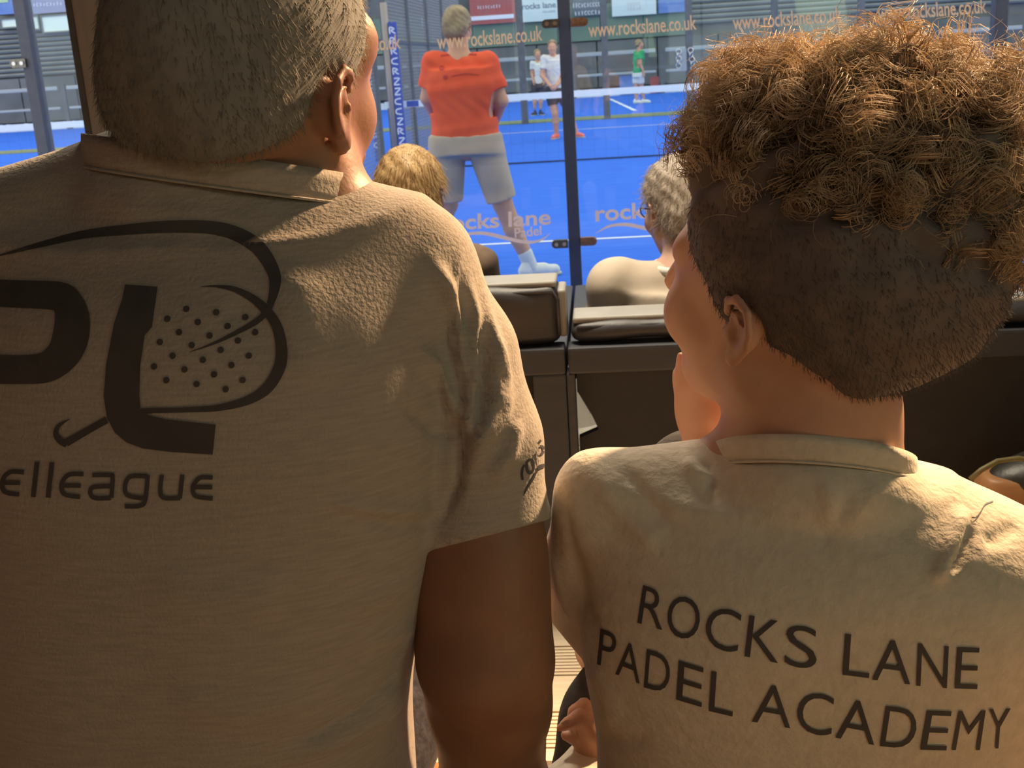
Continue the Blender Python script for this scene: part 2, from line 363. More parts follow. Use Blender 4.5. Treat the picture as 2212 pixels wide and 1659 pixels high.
    def plane_cut(s, p, n, lo=None, hi=None, k=0.003):
        """remove everything on the side the normal points to (within lo..hi)"""
        n = np.asarray(n, float); n = n / np.linalg.norm(n); lo = s.lo if lo is None else lo; hi = [a[-1] for a in s.ax] if hi is None else hi
        sl, X, Y, Z = s._sub(lo, hi); d = (X - p[0]) * n[0] + (Y - p[1]) * n[1] + (Z - p[2]) * n[2]
        s.f[sl] = np.maximum(s.f[sl], d); return s
    def mesh(s, it=2):
        f = s.f.copy(); f[0] = f[-1] = 0.5; f[:, 0] = f[:, -1] = 0.5; f[:, :, 0] = f[:, :, -1] = 0.5
        V, Fq = surface_nets(f, s.lo, s.h); return relax(V, Fq, it), Fq
def C(u, v, y, rpx):                          # (point, radius) from a pixel, a distance and a radius in pixels
    p = P(u, v, y); return p, rpx * mpp(p)
def head_field(fl, o, R, s, k=0.012, ears=(1, 1), nose=1.0, ear_out=0.0, jaw=1.0, es=0.74, cheek=1.0, temple=0.0):
    """a head round origin o (between the ears): cranium, brow, cheeks, nose, lips, jaw, chin and ears"""
    T = lambda x, y, z: o + R @ (np.array([x, y, z]) * s)
    fl.ell(T(0, -.015, .040), np.array([.077, .098, .086]) * s, R, k)
    fl.ell(T(0, .040, -.015), np.array([.062 * (.6 + .4 * cheek), .058, .085]) * s, R, k + .01)
    for sg in (-1, 1):
        fl.cap(T(0, .060, -.088), T(sg * .050 * jaw, .0, -.048), .026 * s, .021 * s, k + .01)
        fl.ell(T(sg * .040 * cheek, .060, -.026), np.array([.027, .028, .030]) * s * (.5 + .5 * cheek), R, k)
        if temple: fl.ell(T(sg * .052, .050, .034), np.array([.020, .026, .028]) * s * temple, R, k)
        fl.cap(T(0, .090, .024), T(sg * .040, .074, .026), .013 * s, .012 * s, k)
        fl.ell(T(sg * .031, .096, .008), np.array([.015, .010, .010]) * s, R, .006, 'sub')
        fl.ell(T(sg * .031, .080, .008), np.array([.012, .012, .011]) * s, R, .003)
        fl.cap(T(0, .100, -.030), T(sg * .012, .096, -.034), .010 * s, .008 * s, .006)
    fl.cap(T(0, .094, .018), T(0, .094 + .024 * nose, -.026), .008 * s, .011 * s, .008)
    fl.cap(T(-.017, .092, -.060), T(.017, .092, -.060), .009 * s, .009 * s, .006)
    fl.cap(T(-.014, .090, -.070), T(.014, .090, -.070), .009 * s, .009 * s, .006)
    fl.ell(T(0, .078, -.094), np.array([.022, .018, .016]) * s, R, k)
    for sg in (-1, 1):
        if not ears[(sg + 1) // 2]: continue
        e = lambda y, z, x=.0: T(sg * (.074 + x * es + ear_out), -.012 + (y + .012) * es, z * es); q = s * (es + .08)
        fl.ell(e(-.016, -.004, .004), np.array([.008, .018, .029]) * s * es, R @ rotm(sg * 22, 8), .006)      # the bowl
        rim = [e(.006, .012, .004), e(.0, .028, .011), e(-.014, .035, .016), e(-.030, .027, .020), e(-.036, .008, .021), e(-.031, -.012, .018), e(-.019, -.027, .012), e(-.006, -.034, .006)]
        fl.chain([(p, .0050 * q) for p in rim], .002)                                                 # helix
        fl.chain([(e(-.012, .018, .012), .004 * q), (e(-.025, .008, .015), .0045 * q), (e(-.022, -.010, .014), .0045 * q), (e(-.010, -.020, .009), .004 * q)], .002)   # antihelix
        fl.ell(e(-.008, -.035, .007), np.array([.007, .010, .012]) * s * es, R, .004)                  # lobe
        fl.cap(e(.003, -.004, .004), e(.002, -.012, .005), .005 * q, .005 * q, .002)                   # tragus
        fl.ell(e(-.012, -.003, .016), np.array([.008, .010, .014]) * s * es, R, .002, 'sub')           # concha
    return T
def strands(roots, dirs, length, rad, segs=3, wob=0.2, curl=0.0, droop=0.0, seed=1, bulge=0.0):
    """fine three-sided hairs from the root points along dirs; curl > 0 winds each one"""
    r = np.random.default_rng(seed); n = len(roots); L = length * r.uniform(0.6, 1.25, n)
    t = np.linspace(0, 1, segs + 1); d = dirs + r.normal(0, wob, dirs.shape); d /= np.linalg.norm(d, axis=1)[:, None]
    a = np.cross(d, np.where(np.abs(d[:, 2:3]) < .9, [[0, 0, 1.]], [[1., 0, 0]])); a /= np.linalg.norm(a, axis=1)[:, None]; b = np.cross(d, a)
    pts = roots[:, None, :] + d[:, None, :] * (L[:, None] * t)[:, :, None]
    if np.any(curl):
        ph = r.uniform(0, 6.28, n)[:, None]; turns = r.uniform(0.9, 1.9, n)[:, None]; cr = (curl * r.uniform(.5, 1.3, n))[:, None]
        ang = ph + turns * 2 * np.pi * t[None, :]; env = np.minimum(t * 3, 1)[None, :]
        pts += (a[:, None, :] * (np.cos(ang) * cr * env)[:, :, None] + b[:, None, :] * (np.sin(ang) * cr * env)[:, :, None])
    pts[:, :, 2] -= droop * L[:, None] * t[None, :] ** 2
    return pts
def strand_mesh(pts, rad, a=None):
    n, m, _ = pts.shape; tg = np.gradient(pts, axis=1); tg /= np.maximum(np.linalg.norm(tg, axis=2), 1e-9)[:, :, None]
    ref = np.where(np.abs(tg[:, :, 2:3]) < .9, [[[0, 0, 1.]]], [[[1., 0, 0]]]); x = np.cross(tg, ref); x /= np.maximum(np.linalg.norm(x, axis=2), 1e-9)[:, :, None]; y = np.cross(tg, x)
    w = (rad * np.linspace(1, .35, m))[None, :, None]
    ring = np.stack([pts + (x * math.cos(q) + y * math.sin(q)) * w for q in (0, 2.094, 4.189)], 2)       # n,m,3,3
    V = ring.reshape(-1, 3); base = (np.arange(n) * m * 3)[:, None, None]; i = (np.arange(m - 1) * 3)[None, :, None]; k = np.arange(3)[None, None, :]; k2 = (k + 1) % 3
    Fq = np.stack([base + i + k, base + i + k2, base + i + 3 + k2, base + i + 3 + k], -1).reshape(-1, 4)
    return V, Fq
def join(parts):
    V = []; Fs = []; b = 0
    for v, f in parts:
        V.append(v); Fs.append(f + b); b += len(v)
    return np.concatenate(V), np.concatenate(Fs)

# ------------------------------------------------------------------ lettering and prints
def glyphs(text, offset=0.0, shear=0.0, spacing=1.0):
    cu = bpy.data.curves.new('lettering', 'FONT'); cu.body = text; cu.offset = offset; cu.shear = shear; cu.space_character = spacing; cu.resolution_u = 4
    o = bpy.data.objects.new('lettering', cu); COL.objects.link(o); bpy.context.view_layer.update()
    me = bpy.data.meshes.new_from_object(o.evaluated_get(bpy.context.evaluated_depsgraph_get()))
    V = np.array([v.co[:2] for v in me.vertices]).reshape(-1, 2); Fc = [tuple(p.vertices) for p in me.polygons]
    bpy.data.objects.remove(o); bpy.data.curves.remove(cu); bpy.data.meshes.remove(me)
    return V, Fc
def fit_quad(V, q, box=None):
    """map 2D points from their bounding box to the pixel quad (bottom left, bottom right, top right, top left)"""
    lo, hi = (V.min(0), V.max(0)) if box is None else box
    s = (V[:, 0] - lo[0]) / (hi[0] - lo[0]); t = (V[:, 1] - lo[1]) / (hi[1] - lo[1]); q = np.array(q, float); s, t = s[:, None], t[:, None]
    return q[0] * (1 - s) * (1 - t) + q[1] * s * (1 - t) + q[2] * s * t + q[3] * (1 - s) * t
def stroke_poly(pts, w, n=40):
    """a smooth stroke through pixel points with widths w, as 2D quads"""
    pts = np.array(pts, float); m = len(pts); t = np.linspace(0, m - 1, n); 
    def cr(A):
        A = np.asarray(A, float); i = np.clip(t.astype(int), 0, m - 2); f = t - i; g = lambda j: A[np.clip(j, 0, m - 1)]
        p0, p1, p2, p3 = g(i - 1), g(i), g(i + 1), g(i + 2); f = f[:, None] if A.ndim > 1 else f
        return .5 * (2 * p1 + (p2 - p0) * f + (2 * p0 - 5 * p1 + 4 * p2 - p3) * f ** 2 + (3 * p1 - p0 - 3 * p2 + p3) * f ** 3)
    c = cr(pts); ww = np.maximum(cr(np.array(w, float)), .5); d = np.gradient(c, axis=0); d /= np.linalg.norm(d, axis=1)[:, None]; nn = np.stack([-d[:, 1], d[:, 0]], 1)
    V = np.concatenate([c + nn * ww[:, None] / 2, c - nn * ww[:, None] / 2]); return V, [(i, i + 1, n + i + 1, n + i) for i in range(n - 1)]
def scribble(u0, u1, v0, v1, h, n, seed=0):
    """lettering too blurred to read: a row of small upright and curved strokes"""
    r = random.Random(seed); out = []
    for i in range(n):
        a = (i + .5) / n; u = u0 + (u1 - u0) * a; v = v0 + (v1 - v0) * a; w = (u1 - u0) / n * .34; k = r.random()
        if k < .45: out.append(stroke_poly([(u, v), (u - w * .2, v - h * r.uniform(.6, 1.0))], [w * .7, w * .6], 4))
        else: out.append(stroke_poly([(u + w, v - h * .62), (u - w * .5, v - h * .66), (u - w, v - h * .35), (u - w * .3, v - h * .05), (u + w, v - h * .05)], [w * .5] * 5, 10))
    return out
def poly2d(pts): return np.array(pts, float), [tuple(range(len(pts)))]
def dot2d(u, v, r, n=14): return np.array([(u + r * math.cos(6.2832 * i / n), v + r * math.sin(6.2832 * i / n)) for i in range(n)]), [tuple(range(n))]
def bvh_of(V, Fq): return BVHTree.FromPolygons([tuple(v) for v in V], [tuple(int(i) for i in f) for f in Fq])
def print_on(name, shapes, bvh, m, parent, step=10.0, off=0.0007, ydef=None):
    """lay 2D pixel shapes on a surface: every point goes to where its pixel's ray meets the cloth"""
    bm = bmesh.new()
    for V, Fc in shapes:
        vs = [bm.verts.new((p[0], p[1], 0)) for p in V]
        for f in Fc:
            try: bm.faces.new([vs[i] for i in f])
            except ValueError: pass
    bmesh.ops.triangulate(bm, faces=bm.faces[:])
    us = [v.co.x for v in bm.verts]; vv = [v.co.y for v in bm.verts]
    for ax, lo, hi in ((0, min(us), max(us)), (1, min(vv), max(vv))):
        x = lo + step
        while x < hi:
            no = Vector((1, 0, 0)) if ax == 0 else Vector((0, 1, 0)); co = no * x
            bmesh.ops.bisect_plane(bm, geom=bm.verts[:] + bm.edges[:] + bm.faces[:], plane_co=co, plane_no=no); x += step
    bmesh.ops.triangulate(bm, faces=bm.faces[:])
    base = Vector(root_loc(parent)); dead = []
    for v in bm.verts:
        d = Vector(ray(v.co.x, v.co.y)).normalized(); hit, no, fi, dist = bvh.ray_cast(Vector(CAM), d)
        if hit is None: dead.append(v); continue
        if no.dot(d) > 0: no = -no
        v.co = hit + (no * 0.4 - d * 0.6) * off - base
    if dead: bmesh.ops.delete(bm, geom=dead, context='VERTS')
    me = bpy.data.meshes.new(name); bm.to_mesh(me); bm.free()
    return link_mesh(name, me, m, parent)
def flat_print(name, shapes, y, m, parent, thick=None):
    """the same on an upright flat sheet at distance y"""
    V = []; Fc = []
    for v, f in shapes:
        b = len(V); V += [P(p[0], p[1], y) for p in v]; Fc += [tuple(i + b for i in g) for g in f]
    return mesh_np(name, np.array(V), Fc, m, parent, False)
# ================================================================== the setting: viewing gallery and court
GZ = 0.20                                   # gallery floor
YG, YS, YN, YFS, YF = 5.90, 8.95, 15.90, 22.85, 25.90    # back glass, service line, net, far service line, far end
XL, XR = -2.86, 7.14                        # court side walls
def struct(o): o['kind'] = 'structure'; return o

floor = struct(MB().box((-30, 4.3, -0.2), (40, 48, 0.0)).build('floor', 'blue_turf'))
floor['label'] = 'bright blue artificial turf of the padel courts'
for (a, b) in (((XL, YS - .025, .002), (XR, YS + .025, .006)), ((XL, YFS - .025, .002), (XR, YFS + .025, .006)),
               ((2.12, YS + .03, .002), (2.17, YFS - .03, .006))):
    MB().box(a, b).build('court_line', 'white_line', floor)
p0, p1 = Pz(1318, 214, 0), Pz(1372, 239, 0); dv = p1 - p0; nn_ = np.array([-dv[1], dv[0], 0]); nn_ = nn_ / np.linalg.norm(nn_) * .05
mesh_np('court_line', np.array([p0 + nn_, p0 - nn_, p1 - nn_, p1 + nn_]) + [0, 0, .004], [(0, 1, 2, 3)], 'white_line', floor, False)
MB().box((XL - 26, YF + .05, .001), (XR + 6, YF + 1.3, .02)).build('turf_strip', 'olive_turf', floor)

# gallery: deck boards, walls, ceiling, pillar
deck = struct(empty('floor_deck', (0, 1.5, GZ), 'pale wooden deck of grooved and smooth boards'))
yb, i = -1.7, 0
ribbed = []
while yb < 4.25:
    w = 0.132 if i % 2 else 0.118
    m = MB()
    if i % 2 == 0:                         # grooved board: low ribs on a base
        m.box((-2.7, yb + .002, GZ - .03), (2.7, yb + w - .002, GZ - .006)); nr = 9
        for k in range(nr):
            a = yb + .002 + (w - .004) * k / nr; m.box((-2.7, a + .0015, GZ - .006), (2.7, a + (w - .004) / nr - .0025, GZ))
    else: m.box((-2.7, yb + .002, GZ - .03), (2.7, yb + w - .002, GZ))
    m.build('plank', 'deck_wood', deck); yb += w; i += 1
struct(MB().box((-2.75, -1.85, GZ - .2), (2.75, 4.3, GZ - .035)).build('floor_base', 'panel_dark'))
wb = struct(MB().box((-2.75, -1.9, GZ), (2.75, -1.8, 2.9)).build('wall_back', 'gallery_wall'))
wl = struct(MB().box((-2.8, -1.9, GZ), (-2.7, 4.3, 2.9)).build('wall_left', 'gallery_wall'))
wr = struct(MB().box((2.7, -1.9, GZ), (2.8, 4.3, 2.9)).build('wall_right', 'gallery_wall'))
cl = struct(MB().box((-2.8, -1.9, 2.9), (2.8, 4.3, 3.0)).build('ceiling', 'gallery_ceiling'))
wn = struct(empty('added_window_1', (2.69, -.75, 1.55)))  # unseen window, added to go with the side fill
mesh_np('window_pane', [(2.68, -1.15, 1.1), (2.68, -.35, 1.1), (2.68, -.35, 2.0), (2.68, -1.15, 2.0)], [(0, 1, 2, 3)], 'window_pane', wn, False)  # pane of the added window
for a, b in (((2.64, -1.2, 1.05), (2.70, -.3, 1.10)), ((2.64, -1.2, 2.0), (2.70, -.3, 2.05)), ((2.64, -1.2, 1.1), (2.70, -1.15, 2.0)), ((2.64, -.35, 1.1), (2.70, -.3, 2.0))):
    MB().box(a, b).build('added_window_frame', 'pillar_edge', wn)
pa = P(208, 130, 3.9)
pil = struct(empty('trim_1', (pa[0], 3.9, GZ), 'brown upright pillar at the edge of the viewing gallery'))
hw = 37 * mpp(pa)
MB().box((pa[0] - hw + .02, 3.86, GZ), (pa[0] + hw + .05, 3.96, 2.9), .004).build('pillar_post', 'pillar_brown', pil)
MB().box((pa[0] - hw, 3.855, GZ), (pa[0] - hw + .02, 3.95, 2.9)).build('edge_strip', 'pillar_edge', pil)

# unseen lamp fixtures, added where the warm spot and deck light hang
def pendant(loc, label):
    r = empty('added_lamp', loc, label, 'lamp'); x, y, z = loc
    m = MB(); m.tube([(x, y, z + .12), (x, y, z + .10), (x, y, z)], [.03, .06, .13], 20); m.build('lamp_shade', 'lamp_metal', r, True)
    MB().tube([(x, y, 2.9), (x, y, z + .1)], .008, 8).build('rod', 'lamp_metal', r)
    return r
pendant((-0.2, 2.6, 2.74), 'round metal ceiling lamp above the deck')
pendant((1.35, 2.45, 2.55), 'metal heat lamp hanging at the right of the gallery')

# ------------------------------------------------------------------ back glass wall of the near court
gw = empty('glass_wall', (0, YG, 0), 'glass back wall of the near court with dark posts and orange lettering', 'glass wall')
xc = float(P(1232, 325, YG)[0]); pw = .030
posts = [XL, xc, xc + 2.06, xc + 4.1]
for x in posts:
    MB().box((x - pw, YG - .03, 0), (x + pw, YG + .05, 4.0), .004).build('post', 'post_metal', gw)
MB().box((XL, YG + .0, 0), (XR, YG + .05, .06)).build('base_rail', 'post_metal', gw)
MB().box((XL, YG - .02, 2.98), (XR, YG + .04, 3.05)).build('top_rail', 'post_metal', gw)
panes = []
for a, b in zip(posts[:-1], posts[1:]):
    panes.append(MB().box((a + pw + .004, YG - .006, .06), (b - pw - .004, YG + .006, 2.97)).build('glass_pane', 'court_glass', gw))
def bracket(u, v, sx, copper, y=YG - .03):
    p = P(u, v, y); c = 'bracket_copper' if copper else 'bracket_steel'; m = MB(); l, h = .062, .042
    n = 10; prof = [(sx * l + h / 2 * math.cos(t) * sx, h / 2 * math.sin(t)) for t in np.linspace(-1.5708, 1.5708, n)]; prof = [(0, -h / 2)] + prof + [(0, h / 2)]
    V = [(p[0] + a, y - .012, p[2] + b) for a, b in prof] + [(p[0] + a, y + .02, p[2] + b) for a, b in prof]; k = len(prof)
    m.add(V, [tuple(range(k)), tuple(range(2 * k - 1, k - 1, -1))] + [(i, (i + 1) % k, k + (i + 1) % k, k + i) for i in range(k)])
    o = m.build('bracket', c, gw)
    for t in (.018, .058):
        q = (p[0] + sx * t, y - .012, p[2]); MB().tube([q, (q[0], y - .020, q[2])], .010, 10).build('bolt', 'bolt_steel' if not copper else 'bracket_copper', o)
bracket(1227, 526, -1, False); bracket(1254, 522, 1, True); bracket(1207, 50, -1, False); bracket(1233, 49, 1, True)
bracket(57, 136, -1, False, YG - .035)
def word(text, q, y, m, parent, name='lettering', offset=0.0, box=None):
    V, Fc = glyphs(text, offset); return flat_print(name, [(fit_quad(V, q, box), Fc)], y, m, parent)
YT = YG - .009
def web(u0, v0, u1, v1, parent, h=30):      # baseline ends
    word('www.rockslane.co.uk', [(u0, v0), (u1, v1), (u1 - 2, v1 - h), (u0 - 2, v0 - h)], YT, 'sticker_orange', parent, 'web_address', .012)
web(945, 107, 1172, 88, panes[0], 33); web(1272, 81, 1505, 64, panes[1], 32); web(1584, 65, 1819, 47, panes[1], 32); web(1897, 46, 2132, 28, panes[1], 32)
web(640, 126, 866, 105, panes[0], 31)
word('rocks lane', [(952, 500), (1190, 485), (1189, 452), (951, 466)], YT, 'sticker_peach', panes[0], 'logo_words', .02)
word('Padel', [(1112, 514), (1170, 508), (1169, 487), (1111, 493)], YT, 'sticker_peach', panes[0], 'logo_words', .015)
word('rocks lane', [(1287, 479), (1522, 463), (1521, 429), (1285, 444)], YT, 'sticker_peach', panes[1], 'logo_words', .02)
flat_print('logo_swoosh', [stroke_poly([(962, 528), (1000, 508), (1045, 504), (1095, 515), (1135, 523), (1165, 520), (1188, 505)], [1, 5, 7.5, 8, 7, 4.5, 1])], YT, 'sticker_peach', panes[0])
flat_print('logo_swoosh', [stroke_poly([(1287, 504), (1315, 489), (1350, 485), (1385, 491), (1425, 501), (1460, 502), (1490, 490)], [1, 5, 7.5, 8, 7, 5, 1])], YT, 'sticker_peach', panes[1])

# side fence of the court, in wire mesh beyond the net
def mesh_fence(name, x, y0, y1, z0, z1, parent, cell=.10, r=.0025):
    m = MB(); z = z0
    while z <= z1: m.tube([(x, y0, z), (x, y1, z)], r, 3, cap=False); z += cell / 2
    y = y0
    while y <= y1: m.tube([(x, y, z0), (x, y, z1)], r, 3, cap=False); y += cell
    return tag(m.build(name, 'wire', parent), kind='stuff')
sf = empty('side_fence', (XL, 19, 0), 'wire mesh fence along the left side of the court', 'fence')
mesh_fence('wire_mesh', XL - .05, YN + .6, YF, .05, 3.4, sf, .10, .006); mesh_fence('wire_mesh', XL - .05, 10.0, YN - .4, .05, 3.4, sf, .10, .004)
for y in (10.0, 12.0, 14.0, YN - .4, YN + .6, 18.5, 20.6, 22.7): MB().box((XL - .09, y - .04, 0), (XL - .01, y + .04, 3.5)).build('post', 'post_far', sf)
for z in (1.7, 3.4): MB().box((XL - .07, 10.0, z), (XL - .03, YF, z + .05)).build('rail', 'post_far', sf)

# net with its white tape and the banner posts at its end
nt = empty('court_net', (2.0, YN, 0), 'dark padel net with a wide white top tape across the blue court', 'net')
MB().box((XL + .0, YN - .012, .845), (XR, YN + .012, .93)).build('top_tape', 'net_tape', nt)
MB().box((XL + .28, YN - .016, .85), (XL + .44, YN - .013, .925)).build('tape_mark', 'banner_blue', nt)
m = MB()
for k in range(1, 6): m.tube([(XL + .05, YN, .845 * k / 6), (XR, YN, .845 * k / 6)], .0006, 3, cap=False)
x = XL + .05
while x < XR: m.tube([(x, YN, .02), (x, YN, .85)], .0006, 3, cap=False); x += .16
tag(m.build('netting', 'net_cord', nt), kind='stuff')
MB().tube([(XL + .05, YN, .02), (XR, YN, .02)], .012, 6).build('bottom_cord', 'net_cord', nt)
n2 = empty('court_net', (-8.0, YN, 0), 'white topped net of the neighbouring court at the far left', 'net')
MB().box((-13.5, YN - .012, .845), (XL - .5, YN + .012, .93)).build('top_tape', 'net_tape', n2)
m = MB()
for k in range(1, 6): m.tube([(-13.5, YN, .845 * k / 6), (XL - .5, YN, .845 * k / 6)], .0006, 3, cap=False)
x = -13.5
while x < XL - .5: m.tube([(x, YN, .0), (x, YN, .85)], .0006, 3, cap=False); x += .16
tag(m.build('netting', 'net_cord', n2), kind='stuff')
for x in (-13.55, XL - .47): MB().tube([(x, YN, 0), (x, YN, .97)], .03, 8).build('net_post', 'post_far', n2, True)
a = P(848, 60, YN - .1)
bp_ = empty('banner_post', (a[0], YN - .1, 0), 'tall post at the net end wrapped in a blue banner with white letters', 'post')
MB().tube([(a[0] - .10, YN - .08, 0), (a[0] - .10, YN - .08, 2.2)], .045, 12).build('pole', 'pillar_brown', bp_, True)
MB().box((a[0] - .055, YN - .125, .05), (a[0] + .055, YN - .075, 1.95), .01).build('banner', 'banner_blue', bp_)
def banner_marks(x, y, z0, n, par, seed):
    r = random.Random(seed)
    for k in range(n):
        z = z0 - .13 * k; w, h = .036, .040; t = r.choice((0, 1, 2)); q = [[(-w, -h), (-w, h), (w * .7, h * .5), (-w * .5, 0), (w, -h)], [(w, h), (-w, h * .6), (-w, -h * .6), (w, -h)], [(-w, h), (w, h), (0, 0), (-w, -h), (w, -h)]][t]
        v, f = stroke_poly([(1e3 * a_, 1e3 * b_) for a_, b_ in q], [18] * len(q), 16); mesh_np('letter_mark', [(x + p[0] / 1e3, y, z + p[1] / 1e3) for p in v], f, 'print_white', par, False)
banner_marks(a[0], YN - .127, 1.84, 14, bp_, 2)
b = P(806, 200, YN + 1.2)
bp2 = empty('banner_post', (b[0], YN + 1.2, 0), 'further blue banner post partly hidden by the head with short hair', 'post')
MB().box((b[0] - .05, YN + 1.17, .05), (b[0] + .05, YN + 1.22, 1.6), .01).build('banner', 'banner_blue', bp2)
banner_marks(b[0], YN + 1.168, 1.46, 10, bp2, 5)

# far end of the court
fe = empty('far_glass_wall', (2, YF, 0), 'far glass end wall of the court with thin grey posts', 'glass wall')
fx = [float(P(u, 180, YF)[0]) for u in (1130, 1312, 1490)]; stp = (fx[2] - fx[0]) / 2
fposts = [fx[0] + stp * k for k in range(-1, 5)]
for x in fposts: MB().box((x - .07, YF - .05, 0), (x + .07, YF + .05, 3.6)).build('post', 'post_far', fe)
for x0, x1 in zip(fposts[:-1], fposts[1:]): MB().box((x0 + .08, YF - .005, .05), (x1 - .08, YF + .005, 3.0)).build('glass_pane', 'court_glass', fe)
ww = P(1478, 130, YF - .06); MB().box((ww[0] - .07, YF - .07, ww[2] - .22), (ww[0] + .05, YF - .055, ww[2] + .24)).build('white_plate', 'rail_white', fe)
def chain(u, v0, v1, label, skew=0):
    p = P(u, v0, YF - .12); q = P(u + skew, v1, YF - .12); n = 5; r = empty('hanging_chain', p, label, 'chain', 'chains on the far gate')
    for k in range(n):
        c = p + (q - p) * (k + .5) / n; R_ = .055; ax = Vector((1, 0, 0)) if k % 2 == 0 else Vector((.6, .8, 0))
        MB().tube([(c[0] + ax.x * R_ * math.cos(t), c[1] + ax.y * R_ * math.cos(t), c[2] + R_ * math.sin(t)) for t in np.linspace(0, 6.2832, 13)[:-1]], .013, 6, True).build('chain_link', 'bolt_steel', r, True)
chain(1466, 108, 146, 'short hanging chain of steel rings left of the white plate'); chain(1491, 104, 153, 'short hanging chain of steel rings right of the white plate', 7)

# ------------------------------------------------------------------ hall end behind the next court
YW = 40.0
def wbox(u0, u1, v0, v1, y, d=.06):        # an upright box facing the court, from pixel limits taken at its middle
    um, vm = (u0 + u1) / 2, (v0 + v1) / 2; a, b = P(u0, vm, y), P(u1, vm, y); z0, z1 = P(um, v1, y)[2], P(um, v0, y)[2]
    return (a[0], y, z0), (b[0], y + d, z1)
wf = struct(MB().box((-32, YW + .4, 0), (42, YW + .7, 12)).build('wall_far', 'wall_dark'))
hp = struct(empty('wall_hoarding', (0, YW, 0), 'green hoarding and grey panels at the far end of the hall'))
zt = P(1300, 86, YW)[2]; zt2 = P(1300, 8, YW)[2]
xa, xb = P(750, 100, YW)[0], P(1484, 60, YW)[0]
n = 8
for k in range(n):
    x0, x1 = xa + (xb - xa) * k / n, xa + (xb - xa) * (k + 1) / n
    MB().box((x0 + .01, YW + .15, zt), (x1 - .01, YW + .3, zt2)).build('panel', 'hoarding_green', hp)
x = -26.0
while x < 30: MB().box((x + .015, YW + .2, .3), (x + 1.97, YW + .36, zt - .04)).build('panel', 'wall_dark', hp); x += 2.0
cdg = struct(empty('wall_cladding', (0, YW, 0), 'grey ribbed metal cladding of the hall'))
for (xl, xr, zb) in ((-31, xa - .1, 1.9), (xb + .1, 40, 2.2)):
    z = zb
    while z < 9: MB().tube([(xl, YW + .3, z), (xr, YW + .3, z)], .07, 6, cap=False).build('rib', 'cladding', cdg); z += .16
rl = empty('rail_fence', (0, YW - .4, 0), 'white horizontal guard rails across the far end of the hall', 'railing')
zr1, zr2 = P(1350, 111, YW - .4)[2], P(1350, 157, YW - .4)[2]
x = -24.0
while x < 24:
    for z_, t in ((zr1, .09), (zr2, .06)): MB().box((x + .12, YW - .45, z_ - t), (x + 2.7, YW - .38, z_ + t * .4), .02).build('rail', 'rail_white', rl)
    MB().box((x - .06, YW - .44, 0), (x + .06, YW - .36, zr1 + .1)).build('post', 'post_far', rl); x += 2.9
sk = empty('white_skirting', (0, YW - .1, 0), 'rumpled white strip along the foot of the far hall wall', 'skirting')
x = -24.0; r_ = random.Random(3)
while x < 24:
    m = MB(); q = x
    while q < x + 2.6: w = r_.uniform(.05, .16); m.box((q, YW - .12, 0), (q + w * .9, YW - .08, r_.uniform(.18, .27))); q += w
    tag(m.build('strip', 'white_cladding', sk), kind='stuff'); MB().box((x, YW - .1, 0), (x + 2.65, YW - .06, .17)).build('strip_base', 'white_cladding', sk); x += 2.9
def sign(u0, u1, v0, v1, m, label, y=YW + .02, name='wall_sign'):
    a, b = wbox(u0, u1, v0, v1, y, .06); o = empty(name, ((a[0] + b[0]) / 2, y, a[2]), label, 'sign')
    MB().box(a, b).build('sign_board', m, o); return o
s1 = sign(1014, 1112, -40, 51, 'sign_red', 'faded red sign with a white band on the far wall'); tag(flat_print('faded_lettering', scribble(1030, 1082, 20, 16, 8, 9, 1), YW + .01, 'print_white', s1), kind='stuff')
MB().box(*wbox(1017, 1110, 33, 42, YW + .0, .02)).build('white_band', 'print_white', s1)
s2 = sign(1125, 1204, -40, 46, 'sign_white', 'pale sign reading rocks lane beside the red one'); word('rocks lane', [(1128, 21), (1201, 16), (1200, 3), (1127, 8)], YW + .01, 'sign_ink', s2, offset=.02); tag(flat_print('faded_lettering', scribble(1172, 1200, 28, 26, 6, 6, 2), YW + .01, 'sign_ink', s2), kind='stuff')
s3 = sign(1237, 1300, -40, 34, 'sign_black', 'dark sign with two rows of white capitals'); tag(flat_print('faded_lettering', scribble(1236, 1298, 17, 13, 12, 10, 3), YW + .01, 'print_white', s3), kind='stuff'); tag(flat_print('faded_lettering', scribble(1240, 1298, 33, 30, 11, 8, 4), YW + .01, 'print_white', s3), kind='stuff')
s4 = sign(1321, 1417, -40, 33, 'sign_white', 'pale sign with a small block of pink lettering'); tag(flat_print('faded_lettering', scribble(1354, 1384, 12, 10, 8, 5, 5), YW + .01, 'sign_pink', s4), kind='stuff'); tag(flat_print('faded_lettering', scribble(1354, 1386, 22, 20, 8, 5, 6), YW + .01, 'sign_pink', s4), kind='stuff')
s5 = sign(1422, 1480, -40, 27, 'sign_blue', 'soft blue sign at the right end of the green hoarding')
s6 = sign(-10, 36, -40, 31, 'sign_blue', 'bright blue banner with a green patch at the far left'); MB().box(*wbox(-10, 14, -40, 6, YW + .0, .015)).build('green_patch', 'sign_green', s6)
s7 = sign(66, 172, -40, 27, 'sign_lilac', 'lilac banner with white lettering left of the pillar'); tag(flat_print('faded_lettering', scribble(70, 135, 14, 11, 9, 9, 7), YW + .01, 'print_white', s7), kind='stuff'); tag(flat_print('faded_lettering', scribble(142, 166, 11, 9, 7, 4, 8), YW + .01, 'print_white', s7), kind='stuff')
